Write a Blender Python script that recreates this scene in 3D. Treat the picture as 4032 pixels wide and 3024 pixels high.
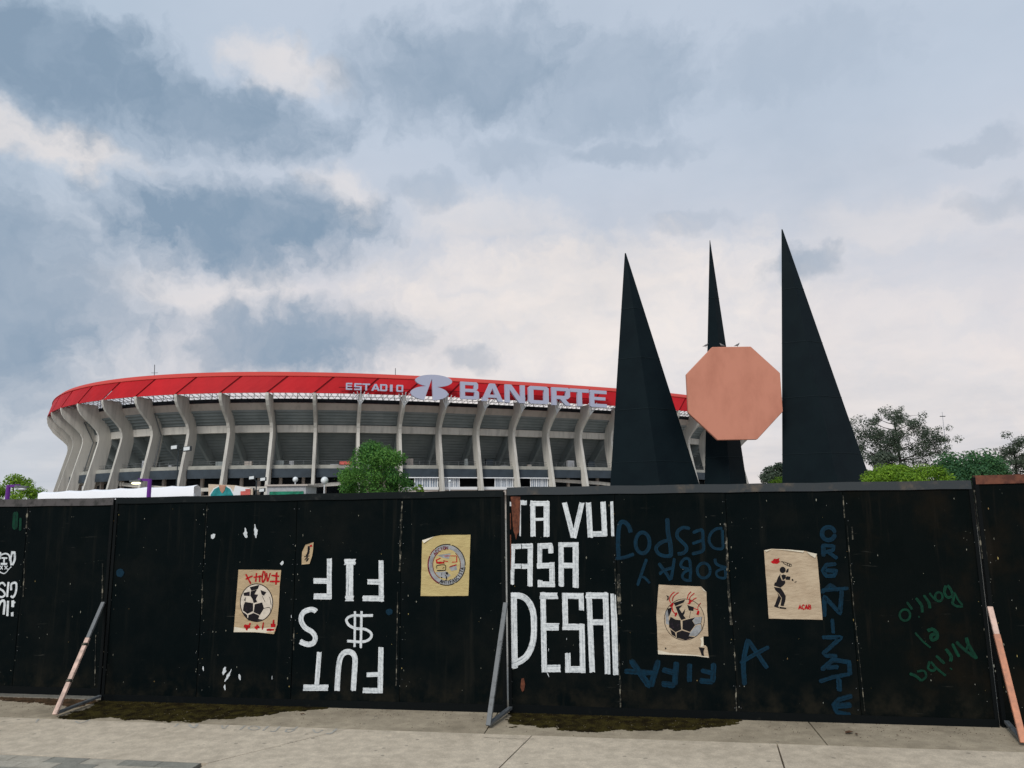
import bpy, math, random
from math import sin, cos, pi, radians
from mathutils import Vector, Matrix

for o in list(bpy.data.objects):
    bpy.data.objects.remove(o)
scene = bpy.context.scene
col = scene.collection

# ------------------------------------------------------------------ camera
PITCH, ROLL, CAMH = 0.16585, -0.013467, 2.1939
FOC = 2933.0                      # focal length in photo pixels (4032 wide)
_f = Vector((0, cos(PITCH), sin(PITCH)))
_u0 = Vector((0, -sin(PITCH), cos(PITCH)))
_r0 = Vector((1, 0, 0))
_r = _r0*cos(ROLL) + _u0*sin(ROLL)
_u = -_r0*sin(ROLL) + _u0*cos(ROLL)
CAM = Vector((0, 0, CAMH))
cd = bpy.data.cameras.new('camera')
cam = bpy.data.objects.new('camera', cd)
col.objects.link(cam)
cam.matrix_world = Matrix(((_r.x, _u.x, -_f.x, 0), (_r.y, _u.y, -_f.y, 0), (_r.z, _u.z, -_f.z, CAMH), (0, 0, 0, 1)))
cd.sensor_width = 36.0
cd.lens = 36.0*FOC/4032.0
cd.clip_start = 0.1
cd.clip_end = 6000
scene.camera = cam
scene.render.resolution_x = 1024
scene.render.resolution_y = 768

# ------------------------------------------------------------------ sky, sun, exposure
SUN_EL, SUN_AZ = radians(40), radians(205)        # azimuth clockwise from +Y
world = bpy.data.worlds.new('World')
scene.world = world
world.use_nodes = True


class NT:
    """tiny node-tree helper"""
    def __init__(self, nt):
        self.nt = nt

    def n(self, t, **kw):
        d = self.nt.nodes.new(t)
        for k, v in kw.items():
            setattr(d, k, v)
        return d

    def l(self, a, b):
        self.nt.links.new(a, b)

    def setin(self, sock, v):
        if hasattr(v, 'is_linked') or isinstance(v, bpy.types.NodeSocket):
            self.l(v, sock)
        else:
            sock.default_value = v

    def math(self, op, a, b=0.0, clamp=False):
        d = self.n('ShaderNodeMath', operation=op, use_clamp=clamp)
        self.setin(d.inputs[0], a)
        self.setin(d.inputs[1], b)
        return d.outputs[0]

    def vec(self, op, a, b=(0, 0, 0)):
        d = self.n('ShaderNodeVectorMath', operation=op)
        self.setin(d.inputs[0], a)
        self.setin(d.inputs[1], b)
        return d.outputs['Value'] if op in ('LENGTH', 'DOT_PRODUCT') else d.outputs[0]

    def noise(self, vec, scale, detail=4, rough=.5, out=0, dist=0.0):
        d = self.n('ShaderNodeTexNoise')
        if vec is not None:
            self.l(vec, d.inputs['Vector'])
        d.inputs['Scale'].default_value = scale
        d.inputs['Detail'].default_value = detail
        d.inputs['Roughness'].default_value = rough
        d.inputs['Distortion'].default_value = dist
        return d.outputs[out]

    def ramp(self, fac, a, b, lo=0.0, hi=1.0):
        d = self.n('ShaderNodeMapRange')
        d.interpolation_type = 'SMOOTHSTEP'
        self.setin(d.inputs['Value'], fac)
        d.inputs['From Min'].default_value = a
        d.inputs['From Max'].default_value = b
        d.inputs['To Min'].default_value = lo
        d.inputs['To Max'].default_value = hi
        return d.outputs[0]

    def mix(self, fac, a, b, mode='MIX'):
        d = self.n('ShaderNodeMix', data_type='RGBA', blend_type=mode)
        self.setin(d.inputs[0], fac)
        for s, v in ((d.inputs[6], a), (d.inputs[7], b)):
            if isinstance(v, tuple):
                s.default_value = (v[0], v[1], v[2], 1)
            else:
                self.l(v, s)
        return d.outputs[2]


def make_sky():
    t = NT(world.node_tree)
    world.node_tree.nodes.clear()
    tc = t.n('ShaderNodeTexCoord').outputs['Generated']
    sep = t.n('ShaderNodeSeparateXYZ')
    t.l(tc, sep.inputs[0])
    X, Y, Zc = sep.outputs
    az = t.math('MULTIPLY', t.math('ARCTAN2', X, Y), 180/pi)
    el = t.math('MULTIPLY', t.math('ARCSINE', Zc), 180/pi)
    cmb = t.n('ShaderNodeCombineXYZ')
    t.l(az, cmb.inputs[0])
    t.l(el, cmb.inputs[1])
    # cloud-layer coordinates: the layer recedes towards the horizon
    zz = t.math('ADD', t.math('MAXIMUM', Zc, 0.0), 0.16)
    cl = t.n('ShaderNodeCombineXYZ')
    t.l(t.math('DIVIDE', X, zz), cl.inputs[0])
    t.l(t.math('DIVIDE', Y, zz), cl.inputs[1])
    lay = cl.outputs[0]
    # ragged edges
    w1 = t.vec('SUBTRACT', t.noise(tc, 5.0, 4, .55, 1), (.5, .5, .5))
    w2 = t.vec('SUBTRACT', t.noise(tc, 24.0, 4, .62, 1), (.5, .5, .5))
    s1 = t.vec('MULTIPLY', w1, (10, 6, 0))
    s2 = t.vec('MULTIPLY', w2, (3.6, 3.2, 0))
    pos = t.vec('ADD', t.vec('ADD', cmb.outputs[0], s1), s2)
    dark = [(-34, 28.2, 14.5, 4.7, 1), (-21.5, 27.6, 9.5, 3.2, .95), (-21.3, 20.2, 12.5, 4.1, 1.0),
            (-3, 32, 14.0, 5.4, .72), (9, 31, 11.5, 5.0, .48), (-17.0, 12.6, 12.5, 3.2, .82),
            (-38, 14.0, 11.5, 10, .80), (11.3, 26.4, 7.9, 1.3, .4), (1.2, 26.0, 6.7, 2.0, .38),
            (33.7, 22.9, 4.4, 1.2, .34), (34.6, 19.0, 4.3, 1.3, .32), (14.6, 21.1, 4.5, 1.3, .34),
            (22.0, 16.8, 2.9, 1.6, .62), (-3.4, 11.0, 3.5, 1.4, .5), (-7.0, 23.2, 4.3, 1.6, .3),
            (24, 30, 9, 4, .28)]
    light = [(-34, 23.9, 7.5, 1.7, .75), (6, 15.0, 20, 6.5, .95), (-17.5, 31.8, 5.0, 2.0, .6),
             (-23.5, 15.8, 9.5, 2.0, .4), (-13.8, 22.9, 2.6, 2.8, .5), (29.0, 18.5, 9.6, 2.2, .3),
             (-1.9, 21.4, 8.4, 2.3, .45), (24, 9, 16, 6, .4), (0, 9, 14, 4, .5)]

    def blobs(lst):
        acc = None
        rag = t.math('MULTIPLY', t.math('SUBTRACT', t.noise(pos, .34, 5, .58), .5), 1.15)
        for a, e, ra, re, wt in lst:
            d = t.vec('MULTIPLY', t.vec('SUBTRACT', pos, (a, e, 0)), (1/ra, 1/re, 0))
            m = t.ramp(t.math('ADD', t.vec('LENGTH', d), rag), 1.16, .36, 0, wt)
            acc = m if acc is None else t.math('MAXIMUM', acc, m)
        return acc
    dk, lt = blobs(dark), blobs(light)
    # broken cloud everywhere
    n1 = t.noise(lay, 0.75, 5, .55)
    n2 = t.noise(lay, 2.6, 4, .6)
    gen = t.math('ADD', t.math('MULTIPLY', n1, .65), t.math('MULTIPLY', n2, .35))
    gmask = t.ramp(gen, .40, .66, 0, .22)
    tex = t.ramp(t.noise(pos, .16, 4, .6), .3, .7, .78, 1.14)
    dkm = t.math('MULTIPLY', t.math('MAXIMUM', dk, gmask), tex, True)
    nish = t.n('ShaderNodeTexSky', sky_type='NISHITA')
    nish.sun_disc = False
    nish.sun_elevation = SUN_EL
    nish.sun_rotation = SUN_AZ
    ns = t.vec('MULTIPLY', nish.outputs[0], (.075, .075, .075))
    high = t.mix(t.ramp(el, 6, 30), (.82, .75, .735), (.56, .635, .745))       # thin high overcast
    side = t.ramp(az, -16, -40, 0, .55)
    high = t.mix(side, high, (.42, .545, .67))
    high = t.mix(lt, high, (.95, .865, .81))
    sky = t.mix(.90, ns, high)
    wisp = t.ramp(t.noise(t.vec('MULTIPLY', pos, (.5, 1.3, 1)), .22, 5, .62),   .35, .72, 0, .26)
    sky = t.mix(wisp, sky, (.50, .58, .69))
    sky = t.mix(dkm, sky, (.235, .325, .435))
    bg = t.n('ShaderNodeBackground')
    t.l(sky, bg.inputs[0])
    bg.inputs[1].default_value = .80
    out = t.n('ShaderNodeOutputWorld')
    t.l(bg.outputs[0], out.inputs[0])


make_sky()
world.cycles.sampling_method = 'MANUAL'
world.cycles.sample_map_resolution = 512
sd = bpy.data.lights.new('sun', 'SUN')
sd.energy = 1.5
sd.angle = radians(18)
sd.color = (1.0, .96, .9)
sun = bpy.data.objects.new('sun', sd)
col.objects.link(sun)
_sdir = Vector((sin(SUN_AZ)*cos(SUN_EL), cos(SUN_AZ)*cos(SUN_EL), sin(SUN_EL)))
sun.rotation_euler = (-_sdir).to_track_quat('-Z', 'Y').to_euler()
sun.location = _sdir*50
vs = scene.view_settings
vs.view_transform = 'Standard'
vs.look = 'None'
vs.exposure = 0.36
vs.gamma = 1.0
vs.use_curve_mapping = False

# ------------------------------------------------------------------ helpers
random.seed(7)
rnd = random.Random(11)


def ray(x, y):
    return _f + _r*((x-2016)/FOC) - _u*((y-1512)/FOC)


def at(x, y, Yd):
    """world point seen at photo position x, y that lies Yd metres ahead"""
    d = ray(x, y)
    return CAM + d*(Yd/d.y)


def at_z(x, y, z):
    d = ray(x, y)
    return CAM + d*((z-CAMH)/d.z)


def zoom(ox, oy, s):
    return lambda p: (ox+p[0]/s, oy+p[1]/s)


def tag(o, label=None, cat=None, group=None, kind=None):
    if label: o['label'] = label
    if cat: o['category'] = cat
    if group: o['group'] = group
    if kind: o['kind'] = kind
    return o


def empty(name, loc, label=None, cat=None, group=None):
    o = bpy.data.objects.new(name, None)
    o.empty_display_size = .3
    col.objects.link(o)
    o.location = loc
    return tag(o, label, cat, group)


def wloc(o):
    v = Vector((0, 0, 0))
    while o is not None:
        v = v + Vector(o.location)
        o = o.parent
    return v


class MB:
    def __init__(self):
        self.v, self.f, self.uv, self.fr = [], [], [], []

    def add(self, vs, fs, uvs=None, val=0.0):
        b = len(self.v)
        self.v += [Vector(p) for p in vs]
        for f in fs:
            self.f.append(tuple(b+i for i in f))
            self.uv.append([uvs[i] for i in f] if uvs else [(0, 0)]*len(f))
            self.fr.append(val)
        return self

    def box(self, c, ax, ay, az):
        c, ax, ay, az = Vector(c), Vector(ax), Vector(ay), Vector(az)
        p = [c+ax*i+ay*j+az*k for k in (-1, 1) for j in (-1, 1) for i in (-1, 1)]
        fs = [(0, 2, 3, 1), (4, 5, 7, 6), (0, 1, 5, 4), (2, 6, 7, 3), (0, 4, 6, 2), (1, 3, 7, 5)]
        if ax.cross(ay).dot(az) < 0:
            fs = [tuple(reversed(f)) for f in fs]
        return self.add(p, fs)

    def abox(self, x0, x1, y0, y1, z0, z1):
        return self.box(((x0+x1)/2, (y0+y1)/2, (z0+z1)/2), ((x1-x0)/2, 0, 0), (0, (y1-y0)/2, 0), (0, 0, (z1-z0)/2))

    def beam(self, a, b, w, h, up=(0, 0, 1)):
        a, b = Vector(a), Vector(b)
        d = (b-a)
        L = d.length
        d.normalize()
        s = d.cross(Vector(up))
        if s.length < 1e-4:
            s = d.cross(Vector((1, 0, 0)))
        s.normalize()
        u = s.cross(d)
        return self.box((a+b)/2, d*(L/2), s*(w/2), u*(h/2))

    def tube(self, pts, radii, n=8, cap=True):
        pts = [Vector(p) for p in pts]
        if not hasattr(radii, '__len__'):
            radii = [radii]*len(pts)
        rings = []
        pr = None
        for i, p in enumerate(pts):
            d = (pts[min(i+1, len(pts)-1)]-pts[max(i-1, 0)]).normalized()
            if pr is None:
                s = d.cross(Vector((0, 0, 1)))
                if s.length < .05:
                    s = d.cross(Vector((0, 1, 0)))
            else:
                s = pr - d*pr.dot(d)
            s.normalize()
            pr = s
            t = d.cross(s)
            rings.append([p+(s*cos(2*pi*k/n)+t*sin(2*pi*k/n))*radii[i] for k in range(n)])
        vs = [q for r in rings for q in r]
        fs = []
        for i in range(len(rings)-1):
            for k in range(n):
                k2 = (k+1) % n
                fs.append((i*n+k, i*n+k2, (i+1)*n+k2, (i+1)*n+k))
        if cap:
            fs.append(tuple(reversed(range(n))))
            fs.append(tuple((len(rings)-1)*n+k for k in range(n)))
        return self.add(vs, fs)

    def ball(self, c, r, nu=10, nv=7):
        c = Vector(c)
        r = Vector(r) if hasattr(r, '__len__') else Vector((r, r, r))
        vs = [c+Vector((0, 0, -r.z))]
        for j in range(1, nv):
            a = -pi/2+pi*j/nv
            for i in range(nu):
                b = 2*pi*i/nu
                vs.append(c+Vector((r.x*cos(a)*cos(b), r.y*cos(a)*sin(b), r.z*sin(a))))
        vs.append(c+Vector((0, 0, r.z)))
        fs = []
        for i in range(nu):
            fs.append((0, 1+(i+1) % nu, 1+i))
        for j in range(nv-2):
            for i in range(nu):
                a = 1+j*nu+i
                b = 1+j*nu+(i+1) % nu
                fs.append((a, b, b+nu, a+nu))
        L = len(vs)-1
        for i in range(nu):
            fs.append((L, L-nu+i, L-nu+(i+1) % nu))
        return self.add(vs, fs)

    def prism(self, poly, depth_vec):
        """poly: list of world points in a plane; extruded by depth_vec"""
        P = [Vector(p) for p in poly]
        n = len(P)
        d = Vector(depth_vec)
        nrm = Vector((0, 0, 0))
        for i in range(n):
            nrm += P[i].cross(P[(i+1) % n])
        if nrm.dot(d) > 0:
            P.reverse()
        vs = P+[p+d for p in P]
        fs = [tuple(range(n)), tuple(reversed(range(n, 2*n)))]
        for i in range(n):
            j = (i+1) % n
            fs.append((j, i, n+i, n+j))
        return self.add(vs, fs)

    def mesh(self, name, mat, off=Vector((0, 0, 0)), smooth=False):
        me = bpy.data.meshes.new(name)
        me.from_pydata([tuple(p-off) for p in self.v], [], self.f)
        if mat is not None:
            me.materials.append(mat)
        if any(any(u != (0, 0) for u in q) for q in self.uv):
            ul = me.uv_layers.new(name='UVMap')
            k = 0
            for q in self.uv:
                for u in q:
                    ul.data[k].uv = u
                    k += 1
        if any(self.fr):
            at_ = me.attributes.new('tint', 'FLOAT', 'FACE')
            at_.data.foreach_set('value', self.fr)
        if smooth:
            for p in me.polygons:
                p.use_smooth = True
        me.update()
        return me

    def build(self, name, mat, parent=None, smooth=False, bevel=0, own=True):
        base = wloc(parent) if parent is not None else Vector((0, 0, 0))
        if own and self.v:
            lo = Vector((min(p.x for p in self.v), min(p.y for p in self.v), min(p.z for p in self.v)))
            hi = Vector((max(p.x for p in self.v), max(p.y for p in self.v), max(p.z for p in self.v)))
            org = Vector(((lo.x+hi.x)/2, (lo.y+hi.y)/2, lo.z))
        else:
            org = base
        o = bpy.data.objects.new(name, self.mesh(name, mat, org, smooth))
        col.objects.link(o)
        if parent is not None:
            o.parent = parent
        o.location = org-base
        if bevel:
            m = o.modifiers.new('bevel', 'BEVEL')
            m.width = bevel
            m.segments = 1
            m.limit_method = 'ANGLE'
        return o


# ------------------------------------------------------------------ materials
MATS = {}


def mat(name, c, rough=.7, spec=.3, metal=0, var=.0, scale=4., c2=None, bump=0., bscale=30., coord='Object', lo=.35, hi=.65, detail=5, stretch=None, each=0.):
    m = bpy.data.materials.new(name)
    m.use_nodes = True
    t = NT(m.node_tree)
    b = m.node_tree.nodes['Principled BSDF']
    b.inputs['Roughness'].default_value = rough
    b.inputs['Specular IOR Level'].default_value = spec
    b.inputs['Metallic'].default_value = metal
    b.inputs['Base Color'].default_value = (c[0], c[1], c[2], 1)
    tc = t.n('ShaderNodeTexCoord').outputs[coord]
    if stretch:
        tc = t.vec('MULTIPLY', tc, stretch)
    if c2 is None and var:
        c2 = tuple(x*(1-var) for x in c)
        c = tuple(min(1, x*(1+var*.5)) for x in c)
    if c2 is not None:
        n = t.ramp(t.noise(tc, scale, detail, .6), lo, hi)
        cc = t.mix(n, tuple(c), tuple(c2))
        if each:
            k = t.ramp(t.n('ShaderNodeObjectInfo').outputs['Random'], 0, 1, 1-each, 1+each*.4)
            kc = t.n('ShaderNodeCombineColor')
            for i in range(3):
                t.l(k, kc.inputs[i])
            cc = t.mix(1.0, cc, kc.outputs[0], 'MULTIPLY')
        t.l(cc, b.inputs['Base Color'])
    if bump:
        bp = t.n('ShaderNodeBump')
        bp.inputs['Strength'].default_value = bump
        bp.inputs['Distance'].default_value = .02
        t.l(t.noise(tc, bscale, 5, .6), bp.inputs['Height'])
        t.l(bp.outputs[0], b.inputs['Normal'])
    MATS[name] = m
    return m


def concrete_mat(name, c, stain, sc=.6, fine=8., rough=.9, amt=.8):
    m = bpy.data.materials.new(name)
    m.use_nodes = True
    t = NT(m.node_tree)
    b = m.node_tree.nodes['Principled BSDF']
    b.inputs['Roughness'].default_value = rough
    b.inputs['Specular IOR Level'].default_value = .2
    ge = t.n('ShaderNodeNewGeometry').outputs['Position']
    big = t.ramp(t.noise(ge, sc, 6, .6), .42, .7, 0, amt)
    sm = t.ramp(t.noise(ge, fine, 6, .7), .3, .75, .78, 1.12)
    fn = t.ramp(t.noise(ge, fine*14, 3, .6), .3, .7, .86, 1.1)
    c1 = t.mix(big, c, stain)
    k = t.math('MULTIPLY', sm, fn)
    cc = t.n('ShaderNodeCombineColor')
    for i in range(3):
        t.l(k, cc.inputs[i])
    base_c = t.mix(1.0, c1, cc.outputs[0], 'MULTIPLY')
    vo = t.n('ShaderNodeTexVoronoi')
    t.l(ge, vo.inputs['Vector'])
    vo.inputs['Scale'].default_value = 7.
    gum = t.math('MULTIPLY', t.ramp(vo.outputs['Distance'], .16, .10), t.ramp(t.noise(ge, 2.3, 2, .5), .54, .58, 0, .55))
    base_c = t.mix(gum, base_c, (.13, .12, .10))
    t.l(base_c, b.inputs['Base Color'])
    bp = t.n('ShaderNodeBump')
    bp.inputs['Strength'].default_value = .35
    bp.inputs['Distance'].default_value = .01
    t.l(t.noise(ge, fine*10, 5, .65), bp.inputs['Height'])
    t.l(bp.outputs[0], b.inputs['Normal'])
    return m


def paint_mat(name, c, under, thin=.62, streak=(2.2, 9)):
    """brushed or sprayed paint that thins out along the stroke (stroke UVs)"""
    m = bpy.data.materials.new(name)
    m.use_nodes = True
    t = NT(m.node_tree)
    b = m.node_tree.nodes['Principled BSDF']
    b.inputs['Roughness'].default_value = .75
    b.inputs['Specular IOR Level'].default_value = .15
    uv = t.n('ShaderNodeTexCoord').outputs['UV']
    ge = t.n('ShaderNodeNewGeometry').outputs['Position']
    st = t.noise(t.vec('MULTIPLY', uv, (streak[0], streak[1], 1)), 1.0, 4, .6)
    gr = t.noise(ge, 35, 5, .65)
    k = t.math('ADD', t.math('MULTIPLY', st, .62), t.math('MULTIPLY', gr, .38))
    f = t.ramp(k, thin-.16, thin+.1, 0, .9)
    t.l(t.mix(f, c, under), b.inputs['Base Color'])
    return m


def board_mat(name, c, c2, c3):
    m = bpy.data.materials.new(name)
    m.use_nodes = True
    t = NT(m.node_tree)
    b = m.node_tree.nodes['Principled BSDF']
    b.inputs['Roughness'].default_value = .62
    b.inputs['Specular IOR Level'].default_value = .05
    ge = t.n('ShaderNodeNewGeometry').outputs['Position']
    oi = t.n('ShaderNodeObjectInfo').outputs['Random']
    off = t.n('ShaderNodeCombineXYZ')
    t.l(t.math('MULTIPLY', oi, 37.), off.inputs[0])
    p = t.vec('ADD', ge, off.outputs[0])
    blot = t.ramp(t.noise(p, 1.6, 7, .65), .45, .72, 0, .9)
    drip = t.ramp(t.noise(t.vec('MULTIPLY', p, (9, 9, .7)), 1.0, 5, .6), .56, .74, 0, .75)
    c_ = t.mix(blot, c, c2)
    c_ = t.mix(drip, c_, c3)
    sp_ = t.n('ShaderNodeSeparateXYZ')
    t.l(ge, sp_.inputs[0])
    dust = t.math('MULTIPLY', t.ramp(sp_.outputs[2], .55, .05, 0, 1), t.ramp(t.noise(p, 4., 6, .65), .4, .72, 0, .8))
    c_ = t.mix(dust, c_, (.020, .0175, .012))
    scf = t.math('MULTIPLY', t.ramp(t.noise(t.vec('MULTIPLY', p, (2.5, 2.5, 38)), 1.0, 4, .6, 0, .6), .66, .74), t.ramp(t.noise(p, 2.2, 3, .5), .52, .62))
    c_ = t.mix(scf, c_, (.035, .036, .031))
    fl = t.n('ShaderNodeTexVoronoi')
    t.l(p, fl.inputs['Vector'])
    fl.inputs['Scale'].default_value = 24
    fm = t.math('MULTIPLY', t.ramp(fl.outputs['Distance'], .10, .05), t.ramp(t.noise(p, 5.0, 4, .6), .60, .66))
    c_ = t.mix(fm, c_, (.10, .11, .09))
    t.l(c_, b.inputs['Base Color'])
    t.l(t.ramp(t.noise(p, 3., 5, .6), .3, .7, .5, .85), b.inputs['Roughness'])
    bp = t.n('ShaderNodeBump')
    bp.inputs['Strength'].default_value = .5
    bp.inputs['Distance'].default_value = .006
    t.l(t.noise(t.vec('MULTIPLY', p, (60, 60, 6)), 1.0, 5, .6), bp.inputs['Height'])
    t.l(bp.outputs[0], b.inputs['Normal'])
    return m


def leaf_mat(name, a, b_, rough=.6):
    m = bpy.data.materials.new(name)
    m.use_nodes = True
    t = NT(m.node_tree)
    b = m.node_tree.nodes['Principled BSDF']
    b.inputs['Roughness'].default_value = rough
    b.inputs['Specular IOR Level'].default_value = .25
    an = t.n('ShaderNodeAttribute')
    an.attribute_name = 'tint'
    c = t.mix(an.outputs['Fac'], a, b_)
    t.l(c, b.inputs['Base Color'])
    tr = t.n('ShaderNodeBsdfTranslucent')
    t.l(c, tr.inputs[0])
    mx = t.n('ShaderNodeMixShader')
    mx.inputs[0].default_value = .3
    out = m.node_tree.nodes['Material Output']
    t.l(b.outputs[0], mx.inputs[1])
    t.l(tr.outputs[0], mx.inputs[2])
    t.l(mx.outputs[0], out.inputs[0])
    return m


M = {}
M['board'] = board_mat('black_board', (.0012, .0036, .0042), (.0050, .0066, .0062), (.0095, .0105, .009))
M['board2'] = board_mat('black_board_brownish', (.0018, .0038, .0038), (.0085, .0070, .0046), (.012, .0105, .008))
M['rail_dark'] = mat('rail_dark', (.006, .009, .010), .7, .12, c2=(.03, .032, .03), scale=7, lo=.55, hi=.8)
M['rail_grey'] = mat('rail_grey', (.040, .047, .052), .6, .2, c2=(.13, .105, .08), scale=5, lo=.52, hi=.78, detail=8)
M['rail_mauve'] = mat('rail_mauve', (.085, .078, .078), .6, .25, c2=(.03, .03, .028), scale=8, lo=.45, hi=.7)
M['rail_rust'] = mat('rail_rust', (.17, .065, .04), .75, .2, c2=(.09, .035, .025), scale=12)
M['steel'] = mat('steel', (.13, .14, .145), .5, .4, c2=(.045, .05, .05), scale=16, lo=.5, hi=.75)
M['steel_dark'] = mat('steel_dark', (.003, .0045, .005), .7, .1, c2=(.022, .022, .018), scale=9, lo=.6, hi=.85)
M['peach'] = mat('peach_tape', (.72, .51, .42), .7, .2, c2=(.42, .31, .26), scale=11)
M['orange'] = mat('orange_primer', (.62, .27, .16), .65, .25, c2=(.42, .2, .13), scale=11)
M['bare_wood'] = mat('bare_wood', (.16, .055, .03), .8, .15, c2=(.075, .028, .018), scale=18, bump=.3)
M['worn'] = mat('worn_edge', (.24, .22, .17), .85, .1, c2=(.012, .014, .013), scale=9, lo=.36, hi=.52)
M['white_paint'] = paint_mat('white_brush_paint', (.74, .775, .79), (.15, .18, .20), .575)
M['blue_spray'] = paint_mat('blue_spray_paint', (.0012, .027, .054), (.0016, .010, .018), .53, (3, 4))
M['green_spray'] = paint_mat('green_spray_paint', (.002, .048, .024), (.0016, .012, .009), .52, (3, 4))
M['paper_tan'] = mat('paper_tan', (.49, .37, .225), .85, .15, c2=(.40, .30, .185), scale=7, bump=.9, bscale=9, stretch=(.6, .6, 1.6))
M['paper_yellow'] = mat('paper_yellow', (.52, .42, .195), .85, .15, c2=(.46, .36, .165), scale=7, bump=.9, bscale=9, stretch=(.6, .6, 1.6))
M['paper_pale'] = mat('paper_pale', (.51, .41, .29), .85, .15, c2=(.42, .325, .225), scale=6, bump=.9, bscale=9, stretch=(.6, .6, 1.6))
M['paper_light'] = mat('paper_light', (.68, .62, .50), .85, .15, var=.12)
M['ink_black'] = mat('ink_black', (.012, .011, .013), .8, .1, c2=(.05, .03, .05), scale=30, lo=.55, hi=.8)
M['ink_red'] = mat('ink_red', (.42, .008, .012), .75, .12, var=.4, scale=25)
M['ink_maroon'] = mat('ink_maroon', (.16, .012, .03), .75, .12, var=.4, scale=25)
M['ink_grey'] = mat('ink_grey', (.30, .31, .32), .85, .1, var=.25, scale=18)
M['ink_white'] = mat('ink_white', (.62, .55, .46), .85, .1, var=.12, scale=20)
M['walk'] = concrete_mat('walk_concrete', (.60, .51, .39), (.50, .42, .315))
M['strip'] = concrete_mat('strip_concrete', (.41, .345, .25), (.26, .215, .15), .9, 6.)
M['paver'] = concrete_mat('paver_grey', (.29, .28, .235), (.22, .21, .18), 2., 9.)
M['paver_light'] = concrete_mat('paver_light', (.44, .40, .325), (.37, .335, .27), 2., 9.)
M['joint'] = mat('joint_dirt', (.06, .05, .04), .95, .05)
M['ground'] = concrete_mat('open_ground', (.33, .31, .27), (.2, .19, .16), .05, 1.)
M['earth'] = mat('earth', (.085, .05, .028), .95, .05, c2=(.04, .028, .016), scale=9, bump=.6, bscale=40)
M['moss'] = mat('moss', (.052, .042, .012), .95, .03, c2=(.016, .012, .006), scale=7, bump=1., bscale=90, coord='Object')
M['faint_paint'] = mat('faint_paint', (.36, .35, .32), .9, .1, c2=(.45, .42, .36), scale=18, lo=.4, hi=.6)
M['concrete'] = mat('stadium_concrete', (.62, .595, .54), .85, .2, c2=(.42, .405, .37), scale=.55, lo=.42, hi=.8, stretch=(2.2, 2.2, .22), each=.14)
M['concrete_ring'] = mat('stadium_ring_concrete', (.50, .445, .40), .85, .2, c2=(.36, .325, .295), scale=.7, lo=.42, hi=.8, stretch=(1, 1, .2))
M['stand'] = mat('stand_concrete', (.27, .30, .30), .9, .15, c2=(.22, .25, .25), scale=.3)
M['slab_edge'] = mat('slab_edge', (.34, .335, .30), .9, .1, var=.2, scale=.4)
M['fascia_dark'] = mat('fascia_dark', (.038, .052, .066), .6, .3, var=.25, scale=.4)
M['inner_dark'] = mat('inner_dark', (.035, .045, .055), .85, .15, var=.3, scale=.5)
M['roof_red'] = mat('roof_red', (.56, .014, .020), .6, .15, c2=(.47, .012, .018), scale=.25, each=.12, stretch=(1, 1, .4))
M['roof_red_rib'] = mat('roof_red_rib', (.20, .008, .012), .7, .1)
M['roof_cap'] = mat('roof_cap', (.56, .062, .048), .6, .15)
M['white_steel'] = mat('white_steel', (.74, .76, .78), .45, .4)
M['sign_grey'] = mat('sign_grey', (.45, .47, .60), .45, .4)
M['glass'] = mat('glass_blue_grey', (.22, .27, .34), .15, .5, c2=(.40, .46, .52), scale=.8)
M['white'] = mat('white_paint', (.78, .79, .80), .5, .3)
M['fabric'] = mat('white_fabric', (.86, .86, .88), .8, .1)
M['purple'] = mat('purple_paint', (.13, .022, .24), .5, .3)
M['pole'] = mat('pole_dark', (.03, .04, .045), .5, .3)
M['black_steel'] = mat('black_steel', (.0016, .0062, .0092), .6, .10, c2=(.003, .009, .012), scale=.5, bump=.05, bscale=3)
M['seam'] = mat('seam_steel', (.006, .014, .018), .6, .15)
M['salmon'] = mat('salmon_paint', (.60, .255, .175), .8, .1, c2=(.49, .20, .135), scale=.5, lo=.4, hi=.75, stretch=(1, 1, .5), bump=.05, bscale=4)
M['bark'] = mat('bark', (.09, .07, .055), .9, .1, var=.4, scale=5)
M['bark_dark'] = mat('bark_dark', (.045, .04, .036), .9, .1, var=.4, scale=5)
M['leaf_mid'] = leaf_mat('leaf_mid', (.034, .135, .03), (.15, .32, .055))
M['leaf_bright'] = leaf_mat('leaf_bright', (.09, .20, .015), (.26, .42, .035))
M['leaf_dark'] = leaf_mat('leaf_dark', (.045, .07, .05), (.115, .15, .09))
M['leaf_grey'] = leaf_mat('leaf_grey', (.06, .085, .06), (.13, .16, .11))
M['leaf_deep'] = leaf_mat('leaf_deep', (.035, .11, .05), (.09, .21, .065))
M['teal'] = mat('teal_print', (.03, .26, .27), .7, .2, var=.3, scale=2)
M['skin_print'] = mat('skin_print', (.48, .25, .17), .7, .2, var=.2, scale=3)
M['tan_board'] = mat('tan_board', (.62, .50, .38), .7, .2, var=.1)
M['red_print'] = mat('red_print', (.60, .13, .11), .7, .2, var=.3, scale=2)
M['green_print'] = mat('green_print', (.02, .22, .13), .6, .2, var=.4, scale=3)
M['grey_panel'] = mat('grey_panel', (.40, .41, .43), .7, .2, var=.1)
M['feather'] = mat('feather', (.10, .10, .11), .8, .1, c2=(.3, .29, .28), scale=12)
M['leaf_dry'] = mat('leaf_dry', (.09, .05, .03), .9, .1)


def emit_mat(name, c, s):
    m = bpy.data.materials.new(name)
    m.use_nodes = True
    b = m.node_tree.nodes['Principled BSDF']
    b.inputs['Base Color'].default_value = (*c, 1)
    b.inputs['Emission Color'].default_value = (*c, 1)
    b.inputs['Emission Strength'].default_value = s
    return m


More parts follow.
